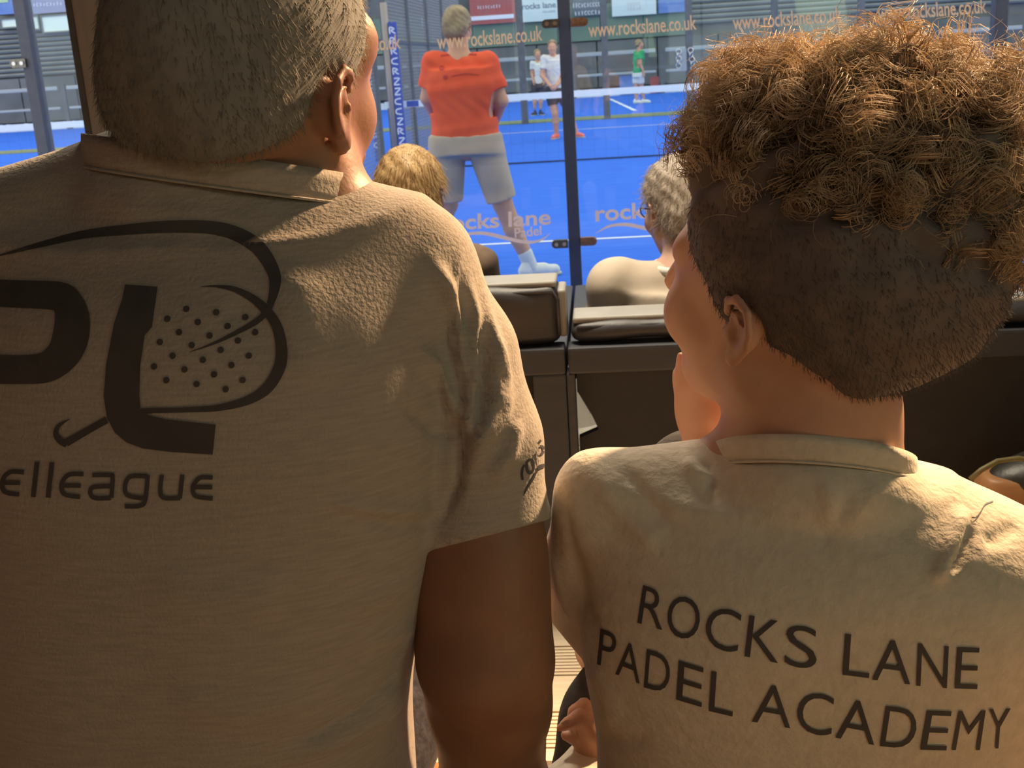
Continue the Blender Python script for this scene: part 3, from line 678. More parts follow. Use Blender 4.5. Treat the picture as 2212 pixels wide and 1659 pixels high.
for (u0, u1, v0, v1, lb) in ((4, 40, 42, 58, 'small lit window under the bright blue banner'), (73, 83, 36, 62, 'narrow pale upright window left of the wide one'), (92, 162, 34, 67, 'wide pale green window under the lilac banner'), (171, 181, 32, 69, 'narrow pale window beside the pillar')):
    a, b = wbox(u0, u1, v0, v1, YW + .1, .08); o = empty('hall_window', ((a[0] + b[0]) / 2, YW, a[2]), lb, 'window')
    MB().box(a, b).build('pane', 'window_pane', o); e = .05
    for lo, hi in (((a[0] - e, YW + .06, a[2] - e), (b[0] + e, YW + .2, a[2])), ((a[0] - e, YW + .06, b[2]), (b[0] + e, YW + .2, b[2] + e)), ((a[0] - e, YW + .06, a[2]), (a[0], YW + .2, b[2])), ((b[0], YW + .06, a[2]), (b[0] + e, YW + .2, b[2]))):
        MB().box(lo, hi).build('frame', 'cladding', o)
for (u, lb) in ((919, 'red and white striped pole left of the orange player'), (947, 'red and white striped pole just behind the head of the orange player')):
    p = P(u, 58, YW - 1); o = empty('striped_pole', (p[0], YW - 1, 0), lb, 'pole'); r_p = 6.5 * mpp(p)
    MB().tube([(p[0], YW - 1, 0), (p[0], YW - 1, P(u, 60, YW - 1)[2])], r_p * .8, 10).build('pole_foot', 'post_far', o, True)
    for (v0, v1, mm) in ((38, 60, 'print_white'), (5, 38, 'sign_red'), (-20, 5, 'print_white'), (-50, -20, 'sign_red')):
        MB().tube([(p[0], YW - 1, P(u, v1, YW - 1)[2]), (p[0], YW - 1, P(u, v0, YW - 1)[2])], r_p, 12).build('pole_band', mm, o, True)
for (u0, u1, v0, v1, mm, lb) in ((1338, 1372, 163, 190, 'sign_blue', 'low blue hoarding board near the player in green'), (1404, 1424, 165, 184, 'sign_red', 'low dark red hoarding board right of the player in green')):
    a, b = wbox(u0, u1, v0, v1, YW - .25, .05); o = empty('low_board', ((a[0] + b[0]) / 2, YW - .25, 0), lb, 'board'); MB().box((a[0], a[1], 0.02), b, .01).build('board_face', mm, o)
# ================================================================== people on the courts and in the front row
def unit(v): v = np.asarray(v, float); return v / max(np.linalg.norm(v), 1e-9)
def hand_field(fl, w, d, n, s=1.0, curl=0.5, side=1, spread=0.12, k=.004, thumb=1.0):
    """a hand from the wrist w along d, palm facing n: palm, four unequal bent fingers, and a thumb off the side"""
    d = unit(d); n = unit(n - d * (np.dot(n, d))); x = np.cross(d, n) * side
    fl.ell(w + d * .045 * s, np.array([.040, .046, .016]) * s, np.stack([x, d, n], 1), .010)
    for i, (off, ln, bs) in enumerate(((-.029, .062, .078), (-.010, .072, .084), (.010, .068, .082), (.028, .052, .074))):
        p = w + (x * off + d * bs) * s; a = 0.15; pts = [(p - d * .02 * s, .0098 * s)]; q = p
        for j, f in enumerate((.42, .32, .26)):
            a += curl * (1.0 if j else .6); e = unit(d * math.cos(a) + n * math.sin(a) + x * spread * off / .03)
            pts.append((q, (.0092 - .0008 * j) * s)); q = q + e * ln * f * s
        pts.append((q, .0068 * s)); fl.chain(pts, k)
    b = w + (-x * .030 + d * .022) * s; t1 = b + unit(d * .7 - x * .75 + n * .35) * .036 * s * thumb; t2 = t1 + unit(d * .9 - x * .25 + n * .45) * .028 * s * thumb
    fl.chain([(w + (-x * .018 + d * .018) * s, .015 * s), (b, .013 * s), (t1, .0105 * s), (t2, .008 * s)], k)
def hair_cap(o, R, s, h, thick=.010, front=.055, low=-.035, side_low=-.005, top=0.0, noise=0.0, seed=2):
    """short hair: a shell over the cranium, cut away from the face and the neck"""
    fl = Field(o - .20 * s - .02, o + .22 * s + .02, h); T = lambda x, y, z: o + R @ (np.array([x, y, z]) * s)
    fl.ell(T(0, -.017, .042 + top / 2), np.array([.077 + thick, .098 + thick, .086 + thick + top]) * s, R, .01)
    fl.cap(T(-.02, -.075, -.01), T(.02, -.075, -.01), (.05 + thick * .5) * s, (.05 + thick * .5) * s, .03)
    fl.plane_cut(T(0, front, .075), R @ np.array([0, .86, -.50])); fl.plane_cut(T(0, 0.0, low), R @ np.array([0, .30, -.95]))
    for sg in (-1, 1): fl.ell(T(sg * .085, .048, -.02), np.array([.05, .058, .055]) * s, R, .006, 'sub'); fl.ell(T(sg * .09, -.012, -.012), np.array([.03, .026, .036]) * s, R, .005, 'sub')
    V, Fq = fl.mesh(2)
    if noise:
        N = vnormals(V, Fq); q = V * 55; nz = np.sin(q[:, 0] * 1.7 + np.sin(q[:, 2] * 2.1)) * np.sin(q[:, 1] * 1.9 + 1) + .6 * np.sin(q[:, 2] * 3.3 + q[:, 0] * 2.7); V = V + N * (nz * noise)[:, None]
    return V, Fq
def shoe(name, heel, toe, parent, m, sole='shoe_sole', s=1.0):
    heel, toe = np.array(heel, float), np.array(toe, float); d = toe - heel; L = np.linalg.norm(d); d /= L; fl = Field(np.minimum(heel, toe) - .09, np.maximum(heel, toe) + .14, .006); up = np.array([0, 0, 1.])
    fl.cap(heel + d * .03 + up * .045, heel + d * (L - .05) + up * .035, .040 * s, .034 * s, .02); fl.cap(heel + d * .03 + up * .05, heel + d * .05 + up * .10, .040 * s, .036 * s, .02); fl.cap(heel + d * .1 + up * .05, heel + d * .16 + up * .05, .042 * s, .038 * s, .02)
    fl.plane_cut(heel + up * .018, -up); V, Fq = fl.mesh(2); o = mesh_np(name, V, Fq, m, parent)
    fl = Field(np.minimum(heel, toe) - .09, np.maximum(heel, toe) + .09, .006); fl.cap(heel + d * .03 + up * .012, heel + d * (L - .045) + up * .012, .043 * s, .040 * s, .01)
    fl.plane_cut(heel + up * .020, up); fl.plane_cut(heel, -up); V, Fq = fl.mesh(1); mesh_np('sole', V, Fq, sole, o); return o
def player(label, Y, J, yaw=0, pitch=0, hs=1.0, skin='skin_far', hair='hair_sand', shirt='white_cotton', shorts='black_shorts', shoes='coral_shoe', sock=None, hw=.19, dep=.115, sc=1.0, sleeve=.62, leg=.62, hair_kw={}, curl=.9, group=None, lean=0.0, h=.008):
    """J: joints as (u, v, extra distance). Left and right are the picture's."""
    W = {k: P(j[0], j[1], Y + j[2]) for k, j in J.items() if k[:2] != 'ft'}
    base = np.array([(W['anL'][0] + W['anR'][0]) / 2, Y, 0.0]); r = empty('person', base, label, 'person', group)
    R = rotm(yaw, pitch); allp = np.array(list(W.values())); lo, hi = allp.min(0) - .22, allp.max(0) + .24; lo[2] = max(lo[2], -.02)
    hd = W['head']; fl = Field(lo, hi, h); T = head_field(fl, hd, R, hs)
    nb = (W['shL'] + W['shR']) / 2; hip = (W['hiL'] + W['hiR']) / 2
    fl.cap(hd + R @ np.array([0, -.02, -.05]) * hs, nb + [0, 0, .0], .054 * sc, .062 * sc, .02)
    rows = lambda g: [(hip - [0, 0, .02], (hw - .045 + g) * sc, (dep - .01 + g) * sc), (hip * .6 + nb * .4, (hw - .055 + g) * sc, (dep - .015 + g) * sc), (hip * .3 + nb * .7, (hw - .025 + g) * sc, (dep + g) * sc), (nb - [0, 0, .03], (hw - .04 + g) * sc, (dep - .02 + g) * sc)]
    fl.slab(rows(-.012), yaw * .3 + lean, .04)
    for s in 'LR':
        sg = -1 if s == 'L' else 1; a, b, c = W['sh' + s], W['el' + s], W['wr' + s]
        fl.cap(nb, a, .055 * sc, .052 * sc, .03); fl.chain([(a, .050 * sc), (b, .040 * sc), (c, .028 * sc)], .015)
        hand_field(fl, c, unit(c - b) + np.array([0, 0, -.2]), np.array([-sg * .8, .3, 0.]), .95 * sc, curl, sg)
        k, q = W['kn' + s], W['an' + s]; fl.cap(hip, W['hi' + s], .09 * sc, .088 * sc, .03); fl.chain([(W['hi' + s], .088 * sc), (k, .058 * sc), (k * .65 + q * .35, .056 * sc), (q + [0, 0, .05], .034 * sc)], .02)
    V, Fq = fl.mesh(2); mesh_np('body', V, Fq, skin, r)
    fl = Field(lo, hi, h); fl.slab(rows(.012), yaw * .3 + lean, .04)
    for s in 'LR':
        a, b = W['sh' + s], W['el' + s]; fl.cap(nb - [0, 0, .02], a, .068 * sc, .066 * sc, .03); e = a + (b - a) * sleeve; fl.cap(a, e + (b - a) * .15, .064 * sc, .066 * sc, .02)
        fl.plane_cut(e, b - a, np.minimum(e, b) - .09, np.maximum(e, b) + .06)
    V, Fq = fl.mesh(2); N = vnormals(V, Fq); q = V * 28; V = V + N * (.0035 * np.sin(q[:, 0] * 1.3 + 2 * np.sin(q[:, 2] * .8)) * np.sin(q[:, 2] * 1.1 + q[:, 0]))[:, None]
    sh = mesh_np('shirt', V, Fq, shirt, r); r['_shirt'] = 0
    bv = bvh_of(V, Fq)
    fl = Field(lo, hi, h); fl.slab([(hip - [0, 0, .06], (hw - .02) * sc, (dep + .01) * sc), (hip + [0, 0, .06], (hw - .028) * sc, (dep + .002) * sc)], yaw * .3, .03)
    for s in 'LR':
        a, b = W['hi' + s], W['kn' + s]; e = a + (b - a) * leg; fl.cap(a, e + (b - a) * .15, .108 * sc, .088 * sc, .03); fl.plane_cut(e, b - a, np.minimum(e, b) - .13, np.maximum(e, b) + .14)
    V, Fq = fl.mesh(2); mesh_np('shorts', V, Fq, shorts, r)
    V, Fq = hair_cap(hd, R, hs, .006, **hair_kw); mesh_np('hair', V, Fq, hair, r)
    for s in 'LR':
        q = W['an' + s]; f = J.get('ft' + s, (0.05, .25)); d = unit([f[0], f[1], 0]); heel = np.array([q[0], q[1], 0]) - d * .07 * sc
        shoe('shoe', heel, heel + d * .27 * sc, r, shoes, s=sc)
        if sock:
            fl = Field(q - .12, q + .2, .006); k = W['kn' + s]; dd = unit(k - q); fl.cap(np.array([q[0], q[1], .06]), np.array([q[0], q[1], .06]) + dd * .11, .043 * sc, .045 * sc, .01); V, Fq = fl.mesh(1); mesh_np('sock', V, Fq, sock, r)
    return r, bv, sh, W

# player in orange, legs apart, seen from behind
YO = float(Pz(1160, 606, 0)[1]) + .05
orange, bvO, shO, WO = player('player seen from behind in an orange shirt and khaki shorts, legs apart', YO,
    dict(head=(989, 62, .05), shL=(936, 136, 0), shR=(1052, 136, 0), elL=(923, 212, .02), elR=(1083, 218, .0), wrL=(947, 266, .22), wrR=(1066, 268, .2),
         hiL=(967, 312, .0), hiR=(1046, 312, 0), knL=(968, 440, .06), knR=(1086, 440, .03), anL=(915, 596, .1), anR=(1149, 592, .05), ftL=(-.1, .25), ftR=(.22, .12)),
    yaw=10, hs=1.03, shirt='orange_shirt', shorts='khaki_shorts', shoes='shoe_white', sock='white_cotton', hw=.235, dep=.125, sc=1.08, sleeve=.72, leg=.93, hair_kw=dict(thick=.010, noise=.0015), h=.008)
print_on('shirt_print', [stroke_poly([(952, 121), (985, 117), (1030, 118)], [5, 4, 4]), dot2d(954, 147, 6), dot2d(962, 167, 5), stroke_poly([(975, 165), (1005, 160), (1035, 162)], [2, 3, 2]), stroke_poly([(985, 106), (1010, 108), (1030, 104)], [4, 6, 4])], bvO, 'orange_ink', shO, 6, .002)
# player beyond the net, facing the camera
YWh = float(Pz(1200, 300, 0)[1])
player('player in a white polo shirt and black shorts facing the camera beyond the net', YWh,
    dict(head=(1193, 103, .0), shL=(1176, 127, 0), shR=(1214, 125, 0), elL=(1171, 163, -.05), elR=(1222, 160, -.05), wrL=(1189, 186, -.25), wrR=(1203, 184, -.25),
         hiL=(1189, 198, 0), hiR=(1212, 197, 0), knL=(1199, 246, -.05), knR=(1230, 244, -.05), anL=(1202, 296, 0), anR=(1246, 293, 0), ftL=(-.1, -.25), ftR=(.2, -.2)),
    yaw=180, hair='hair_sand', shirt='white_cotton', hw=.21, sc=1.0, leg=.6)
# second far player, further back and half hidden
YB = 29.5
player('far player in a white top half hidden behind the one in the polo shirt', YB,
    dict(head=(1161, 118, 0), shL=(1150, 137, 0), shR=(1174, 136, 0), elL=(1149, 158, 0), elR=(1176, 158, 0), wrL=(1152, 176, -.1), wrR=(1175, 176, -.1), hiL=(1155, 185, 0), hiR=(1169, 185, 0), knL=(1155, 212, 0), knR=(1168, 212, 0), anL=(1155, 238, 0), anR=(1168, 238, 0), ftL=(-.1, -.2), ftR=(.1, -.2)),
    yaw=160, hair='hair_sand', shoes='black_shorts', hw=.19, sc=.95, h=.011)
# man in green walking on the next court
YGm = float(Pz(1385, 223, 0)[1])
player('man in a green shirt and pale shorts walking on the next court', YGm,
    dict(head=(1381, 96, 0), shL=(1374, 114, .1), shR=(1387, 113, -.1), elL=(1370, 135, .1), elR=(1383, 138, -.15), wrL=(1377, 153, .1), wrR=(1391, 158, -.15), hiL=(1374, 162, .05), hiR=(1383, 162, -.05), knL=(1374, 192, 0), knR=(1386, 191, 0), anL=(1374, 220, 0), anR=(1391, 218, 0), ftL=(.25, 0), ftR=(.25, -.03)),
    yaw=78, hair='hair_sand', shirt='green_shirt', shorts='white_cotton', shoes='shoe_white', hw=.17, dep=.15, sc=1.0, sleeve=.6, h=.011)
# red shirt at the far left, cut by the pillar
YR = 27.0
player('far player in a red shirt just left of the brown pillar', YR,
    dict(head=(203, 158, 0), shL=(193, 176, 0), shR=(216, 175, 0), elL=(189, 202, 0), elR=(220, 201, 0), wrL=(192, 222, -.1), wrR=(218, 221, -.1), hiL=(197, 224, 0), hiR=(212, 223, 0), knL=(197, 252, 0), knR=(212, 251, 0), anL=(196, 281, 0), anR=(213, 280, 0), ftL=(.1, .2), ftR=(.1, .2)),
    yaw=20, shirt='orange_shirt', shorts='white_cotton', shoes='shoe_white', hw=.2, h=.011)

# ------------------------------------------------------------------ front row seats
YC = 2.34
def lounge(label, x0, x1, z0, z1, lean_z, xp0, xp1, flat=False):
    """a low lounge seat seen from behind: legs, rails, dark back panel, seat cushion and a loose back cushion"""
    r = empty('lounge_seat', ((x0 + x1) / 2, YC + .35, GZ), label, 'seat')
    zr0, zr1 = P(1180, 806, YC)[2], P(1180, 750, YC)[2]
    MB().box((x0, YC - .02, zr0), (x1, YC + .05, zr1), .006).build('back_rail', 'frame_dark', r)
    MB().box((x0, YC + .02, .42), (x1, YC + .06, .47), .004).build('lower_rail', 'frame_dark', r)
    if flat: MB().box((x0 - .005, YC - .015, GZ), (float(P(1244, 850, YC)[0]), YC + .045, zr0), .003).build('leg', 'frame_dark', r)
    for (lx, ly) in (((x0 + .14, YC + .75),) if flat else ((x0, YC - .015),)) + ((x1 - .07, YC - .015), (x0 + (.55 if flat else 0), YC + .75), (x1 - (.07 if flat else .20), YC + .75)): MB().box((lx, ly, GZ), (lx + .07, ly + .06, zr0), .005).build('leg', 'frame_dark', r)
    for xx in (x0, x1 - .07): MB().box((xx, YC + .05, zr0 - .03), (xx + .07, YC + .8, zr0 + .03), .006).build('armrest', 'frame_dark', r)
    zn = [float(P(1265, v, YC)[2]) for v in (952, 935, 850)]; prof = [(xp0, GZ + .02), (xp1, GZ + .02), (xp1, zr0 + .005), (xp0, zr0 + .005)]
    if flat: prof = prof[:4] + [(xp0, zn[2]), (xp0 + .030, zn[1] + .03), (xp0 + .042, zn[1]), (xp0, zn[0])]
    k = len(prof); MB().add([(a, YC + .02, b) for a, b in prof] + [(a, YC + .045, b) for a, b in prof], [tuple(range(k)), tuple(range(2 * k - 1, k - 1, -1))] + [(i, (i + 1) % k, k + (i + 1) % k, k + i) for i in range(k)]).build('back_panel', 'panel_dark', r)
    MB().box((x0 + (.14 if flat else .05), YC + .08, .44), (x1 - .05, YC + .78, .56), .03).build('seat_cushion', 'leather_brown', r, True)
    fl = Field((x0 - .03, YC - .06, z0 - .04), (x1 + .03, YC + .26, z1 + .06), .008); rr = .022
    c = np.array([(x0 + x1) / 2, YC + .065, (z0 + z1) / 2]); hwd = (x1 - x0) / 2 - .006
    sl, X, Y, Z = fl._sub(fl.lo, [a[-1] for a in fl.ax])
    bul = .012 * np.clip(1 - ((X - c[0]) / hwd) ** 2, 0, 1) * np.clip(1 - ((Z - c[2]) / ((z1 - z0) / 2)) ** 2, 0, 1)
    qx, qy, qz = np.abs(X - c[0]) - hwd + rr, np.abs(Y - c[1]) - .06 + rr - bul, np.abs(Z - c[2]) - (z1 - z0) / 2 + rr
    fl.f[:] = np.sqrt(np.maximum(qx, 0) ** 2 + np.maximum(qy, 0) ** 2 + np.maximum(qz, 0) ** 2) + np.minimum(np.maximum(qx, np.maximum(qy, qz)), 0) - rr
    V, Fq = fl.mesh(1); N = vnormals(V, Fq); q = V * 22; V = V + N * (.004 * np.sin(q[:, 0] * 1.1 + 3 * np.sin(q[:, 2] * .9)) * np.sin(q[:, 2] * 1.3 + .6 * q[:, 0]))[:, None]
    cu = mesh_np('back_cushion', V, Fq, 'leather_brown', r)
    top = MB().box((x0 + .012, YC + .018, z1 - .006), (x1 - .012, YC + .12, z1 + .008), .006); top.build('skylit_top', 'leather_skylit', cu, True)  # top face in paler leather, the sky's sheen put into its colour
    if not flat: MB().box((x1 - .012, YC + .022, z0 + .012), (x1 + .006, YC + .12, z1 - .012), .006).build('pale_side', 'leather_skylit', cu, True)  # side face takes the same paler leather as the painted sky-lit top
    pts = [(x0 + .02, YC + .008, z1 - .012), (x1 - .02, YC + .008, z1 - .012), (x1 - .010, YC + .008, z1 - .03), (x1 - .010, YC + .008, z0 + .02)]
    MB().tube(pts, .004, 6).build('piping', 'leather_brown', cu, True)
    return r
xa_ = float(P(1217, 690, YC)[0]); za, zb_ = float(P(1150, 748, YC)[2]), float(P(1150, 621, YC)[2])
lounge('brown leather lounge seat whose back cushion stands tall beside the grey shoulder', xa_ - .62, xa_, za, zb_, 0, xa_ - .6, xa_ - .02)
xb_ = float(P(1225, 720, YC)[0]); zc_ = float(P(1340, 694, YC)[2])
lounge('dark lounge seat with a low flat cushion behind the man in cream', xb_, xb_ + 1.25, za, zc_, 0, float(P(1244, 800, YC)[0]), xb_ + 1.22, True)

def sitter(label, hd, yaw, pitch, hs, sh, hipz, y_hip, shirt, hair, hair_kw, skin='skin', hwid=.2, sc=1.0, trousers='trouser_black', ears=(1, 1), feet=None, arms=None, roll=0):
    """a seated person in the front row; sh = (left shoulder, right shoulder) world points"""
    hd = np.array(hd); a, b = np.array(sh[0]), np.array(sh[1]); mid = (a + b) / 2; hip = np.array([mid[0], y_hip, hipz]); r = empty('person', (mid[0], y_hip, GZ), label, 'person')
    R = rotm(yaw, pitch, roll); lo = np.array([mid[0] - .38, mid[1] - .25, GZ]); hi = np.array([mid[0] + .42, y_hip + .85, hd[2] + .2]); h = .006
    fl = Field(lo, hi, h); head_field(fl, hd, R, hs, ears=ears); fl.cap(hd + R @ np.array([0, -.022, -.04]) * hs, mid + [0, 0, .01], .052 * sc, .058 * sc, .02)
    rows = lambda g: [(hip - [0, 0, .06], (hwid - .03 + g) * sc, (.12 + g) * sc), (hip * .5 + mid * .5, (hwid - .035 + g) * sc, (.115 + g) * sc), (mid - [0, 0, .10], (hwid - .01 + g) * sc, (.11 + g) * sc), (mid - [0, 0, .015], (hwid - .05 + g) * sc, (.08 + g) * sc)]
    fl.slab(rows(-.012), 0, .04); el = []
    for i, p in enumerate((a, b)):
        sg = 2 * i - 1; e = p + np.array([sg * .05, .06, -.24]) * sc; w = e + np.array([-sg * .06, .22, -.02]) * sc; el.append(e)
        fl.cap(mid, p, .05 * sc, .05 * sc, .03); fl.chain([(p, .046 * sc), (e, .038 * sc), (w, .027 * sc)], .012); hand_field(fl, w, w - e, np.array([0, 0, -1.]), .9 * sc, .5, sg)
        th = hip + np.array([sg * .09, .0, 0]) * sc; k = th + np.array([sg * .04, .44, .03]) * sc; f = k + np.array([0, .08, 0]); f[2] = GZ + .1
        fl.chain([(th, .075 * sc), (k, .055 * sc), (f, .036 * sc)], .02)
    V, Fq = fl.mesh(2); mesh_np('body', V, Fq, skin, r)
    fl = Field(lo, hi, h); fl.slab(rows(.008), 0, .04)
    for i, p in enumerate((a, b)):
        fl.cap(mid - [0, 0, .012], p, .060 * sc, .060 * sc, .03); e = p + (el[i] - p) * .75; fl.cap(p, e, .060 * sc, .058 * sc, .02); fl.plane_cut(e, el[i] - p, np.minimum(e, el[i]) - .08, np.maximum(e, el[i]) + .03)
    V, Fq = fl.mesh(2); N = vnormals(V, Fq); q = V * 26; V = V + N * (.004 * np.sin(q[:, 0] * 1.2 + 2 * np.sin(q[:, 2] * .9)) * np.sin(q[:, 2] * 1.2 - q[:, 0]))[:, None]; mesh_np('shirt', V, Fq, shirt, r)
    fl = Field(lo, hi, .008); fl.slab([(hip - [0, 0, .10], (hwid - .01) * sc, .13 * sc), (hip + [0, 0, .03], (hwid - .02) * sc, .128 * sc)], 0, .03)
    for sg in (-1, 1): th = hip + np.array([sg * .09, .0, 0]) * sc; k = th + np.array([sg * .04, .44, .03]) * sc; fl.cap(th, k, .088 * sc, .072 * sc, .02); fl.cap(k, k + np.array([0, .04, -.2]), .072 * sc, .062 * sc, .02)
    V, Fq = fl.mesh(2); mesh_np('trousers', V, Fq, trousers, r)
    V, Fq = hair_cap(hd, R, hs, .005, **hair_kw); N = vnormals(V, Fq); return r, V, Fq, N, R
# blond boy
hd = P(893, 428, 2.72); s_ = 2.72
r, V, Fq, N, R = sitter('blond child watching from the front row, seen over the grey shoulder', hd, 14, 2, .84, (P(745, 590, 2.70), P(1026, 578, 2.70)), .66, 2.66, 'brown_top', 'hair_blond', hwid=.165, sc=.86,
                        hair_kw=dict(thick=.014, low=-.062, top=.006, noise=.002, front=.07))
rt = V[::3]; rn = N[::3]; fl_ = unit(np.array([0, 0, -1.])); dd = rn * .35 + np.array([0, -.1, -.9]); dd /= np.linalg.norm(dd, axis=1)[:, None]
ps = strands(rt + rn * .001, dd, .032, .0006, 4, .22, 0, 0, 5); hv = join([(V, Fq), strand_mesh(ps, .0009)]); ho = mesh_np('hair', hv[0], hv[1], 'hair_blond', r)
# man in cream with glasses
hd = P(1470, 455, 2.78)
r, V, Fq, N, R = sitter('silver-haired man in a cream shirt with glasses in the front row', hd, -22, -4, 1.0, (P(1326, 615, 2.68), P(1640, 600, 2.68)), .64, 2.70, 'cream_shirt', 'hair_silver', hwid=.20,
                        hair_kw=dict(thick=.010, low=-.045, noise=.002, front=.07))
rt = V[::4]; rn = N[::4]; dd = rn * .3 + np.array([-.2, .1, -.8]); dd /= np.linalg.norm(dd, axis=1)[:, None]; ps = strands(rt, dd, .026, .0006, 4, .3, .003, 0, 6); hv = join([(V, Fq), strand_mesh(ps, .0008)]); mesh_np('hair', hv[0], hv[1], 'hair_silver', r)
T = lambda x, y, z: hd + R @ np.array([x, y, z]); gl = []
g = MB()
for sg in (-1, 1): g.tube([T(sg * (.034 + .026 * math.cos(t)), .108 - .010 * abs(math.cos(t)), .004 + .022 * math.sin(t)) for t in np.linspace(0, 6.2832, 19)[:-1]], .0016, 5, True); g.tube([T(sg * .060, .100, .008), T(sg * .080, .05, .012), T(sg * .083, -.02, .012)], .0018, 5)
g.tube([T(-.010, .110, .008), T(0, .114, .011), T(.010, .110, .008)], .0016, 5); g.build('spectacles', 'spectacle_frame', r, True)
fl = Field(P(1420, 580, 2.72) - .14, P(1460, 560, 2.72) + .16, .005); cpt = (P(1326, 615, 2.68) + P(1640, 600, 2.68)) / 2 + np.array([0, .0, .05])
MB().tube([cpt + np.array([.072 * math.cos(t), .062 * math.sin(t), -.012 + .006 * math.sin(t)]) for t in np.linspace(0, 6.2832, 25)[:-1]], .010, 8, True).build('collar', 'white_cotton', r, True)
q = Pz(1270, 962, GZ); o = shoe('trainer', (q[0], q[1] - .06, GZ), (q[0] + .03, q[1] + .22, GZ), None, 'shoe_white', s=1.1); tag(o, 'white trainer and sock on the deck seen through the gap under the front seats', 'shoe')
fl = Field((q[0] - .1, q[1] - .15, GZ), (q[0] + .1, q[1] + .15, GZ + .4), .005); fl.cap((q[0], q[1] - .02, GZ + .07), (q[0] - .015, q[1] - .02, GZ + .26), .046, .05, .01); V, Fq = fl.mesh(1); mesh_np('sock', V, Fq, 'white_cotton', o)

# things on the floor by the seats
q = P(2160, 1060, 2.12)
hb = empty('handbag', (q[0] + .07, 2.12, GZ), 'tan leather handbag with a black flap standing behind the right-hand seat', 'bag')
zt_ = float(P(2150, 1030, 2.12)[2]); xl_ = float(P(2082, 1085, 2.12)[0])
fl = Field((xl_ - .05, 2.0, GZ - .02), (xl_ + .42, 2.30, zt_ + .12), .006); fl.slab([((xl_ + .18, 2.14, GZ), .185, .085), ((xl_ + .18, 2.14, GZ + .12), .19, .09), ((xl_ + .185, 2.14, zt_ - .02), .155, .06), ((xl_ + .185, 2.14, zt_), .145, .05)], 0, .02, 4.0); V, Fq = fl.mesh(2); mesh_np('bag_body', V, Fq, 'tan_leather', hb)
fl = Field((xl_ - .05, 1.98, zt_ - .2), (xl_ + .45, 2.32, zt_ + .12), .006); fl.ell((xl_ + .21, 2.14, zt_ + .0), (.17, .075, .055), rotm(0, 0, -8), .02); V, Fq = fl.mesh(2); fp = mesh_np('flap', V, Fq, 'black_leather', hb)
MB().tube([P(2095, 1036, 2.07), P(2120, 1015, 2.07), P(2155, 996, 2.08), P(2200, 990, 2.08), P(2260, 1000, 2.08)], .005, 6).build('piping', 'olive_piping', fp, True)
q = Pz(1186, 1140, GZ); fl = Field((q[0] - .2, q[1] - .15, GZ - .01), (q[0] + .2, q[1] + .2, GZ + .2), .006); fl.ell((q[0], q[1] + .06, GZ + .05), (.12, .08, .06), None, .02); fl.cap((q[0] + .05, q[1] + .05, GZ + .08), (q[0] + .11, q[1] + .04, GZ + .12), .03, .02, .03); fl.plane_cut((0, 0, GZ + .002), (0, 0, -1)); V, Fq = fl.mesh(2)
gb = empty('drawstring_bag', (q[0], q[1] + .06, GZ), 'small dark green drawstring bag on the deck between the two arms', 'bag'); mesh_np('bag_body', V, Fq, 'green_cloth', gb); MB().tube([(q[0] + .10, q[1] + .04, GZ + .12), (q[0] + .14, q[1] + .0, GZ + .10), (q[0] + .15, q[1] - .03, GZ + .01)], .004, 6).build('drawstring', 'olive_piping', gb, True)
# ================================================================== bench and the two people in front of the camera
SEAT = 0.64
bench = empty('bench', (0, .85, GZ), 'wooden slatted bench carrying the man in grey and the boy in cream', 'bench')
for k in range(5): MB().box((-1.3, .56 + k * .112, SEAT - .035), (1.3, .56 + k * .112 + .10, SEAT), .006).build('slat', 'bench_wood', bench)
for x in (-1.2, 0.0, 1.2):
    for y in (.60, 1.04): MB().box((x - .035, y - .03, GZ), (x + .035, y + .03, SEAT - .035)).build('leg', 'frame_dark', bench)
for y in (.60, 1.04): MB().box((-1.25, y - .02, SEAT - .09), (1.25, y + .02, SEAT - .035)).build('rail', 'frame_dark', bench)

def folds(V, Fq, lines, face=True, N=None):
    """press folds into cloth: each line is pixel points, a width in pixels and a height in metres (ridge > 0, crease < 0)"""
    N = vnormals(V, Fq) if N is None else N; u, v = project(V); d = V - CAM; d /= np.linalg.norm(d, axis=1)[:, None]; s = np.sign((N * d).sum(1).mean()); fc = np.clip(-(N * d).sum(1) * 3, 0, 1) if face else 1
    out = np.zeros(len(V))
    for pts, w, hgt in lines:
        pts = np.array(pts, float); best = np.full(len(V), 1e9); tt = np.zeros(len(V)); L = len(pts) - 1
        for i in range(L):
            a, b = pts[i], pts[i + 1]; ab = b - a; t = np.clip(((u - a[0]) * ab[0] + (v - a[1]) * ab[1]) / (ab @ ab), 0, 1)
            q = np.hypot(u - a[0] - t * ab[0], v - a[1] - t * ab[1]); m = q < best; best[m] = q[m]; tt[m] = (i + t[m]) / L
        out += hgt * np.exp(-(best / w) ** 2) * np.clip(np.sin(np.pi * np.clip(tt, .03, .97)) * 1.6, 0, 1)
    return V + N * (out * fc)[:, None]
def cloth_noise(V, Fq, amp, f=18.0, seed=0):
    N = vnormals(V, Fq); q = V * f + seed; n = np.sin(q[:, 0] * 1.1 + 2 * np.sin(q[:, 2] * .7 + seed)) * np.sin(q[:, 2] * .9 + 1.3 * np.sin(q[:, 0] * .6 + q[:, 1] * .8)); return V + N * (amp * n)[:, None]
def row(uL, uR, v, y, dep): a, b = P(uL, v, y), P(uR, v, y); return ((a + b) / 2, (b[0] - a[0]) / 2, dep)
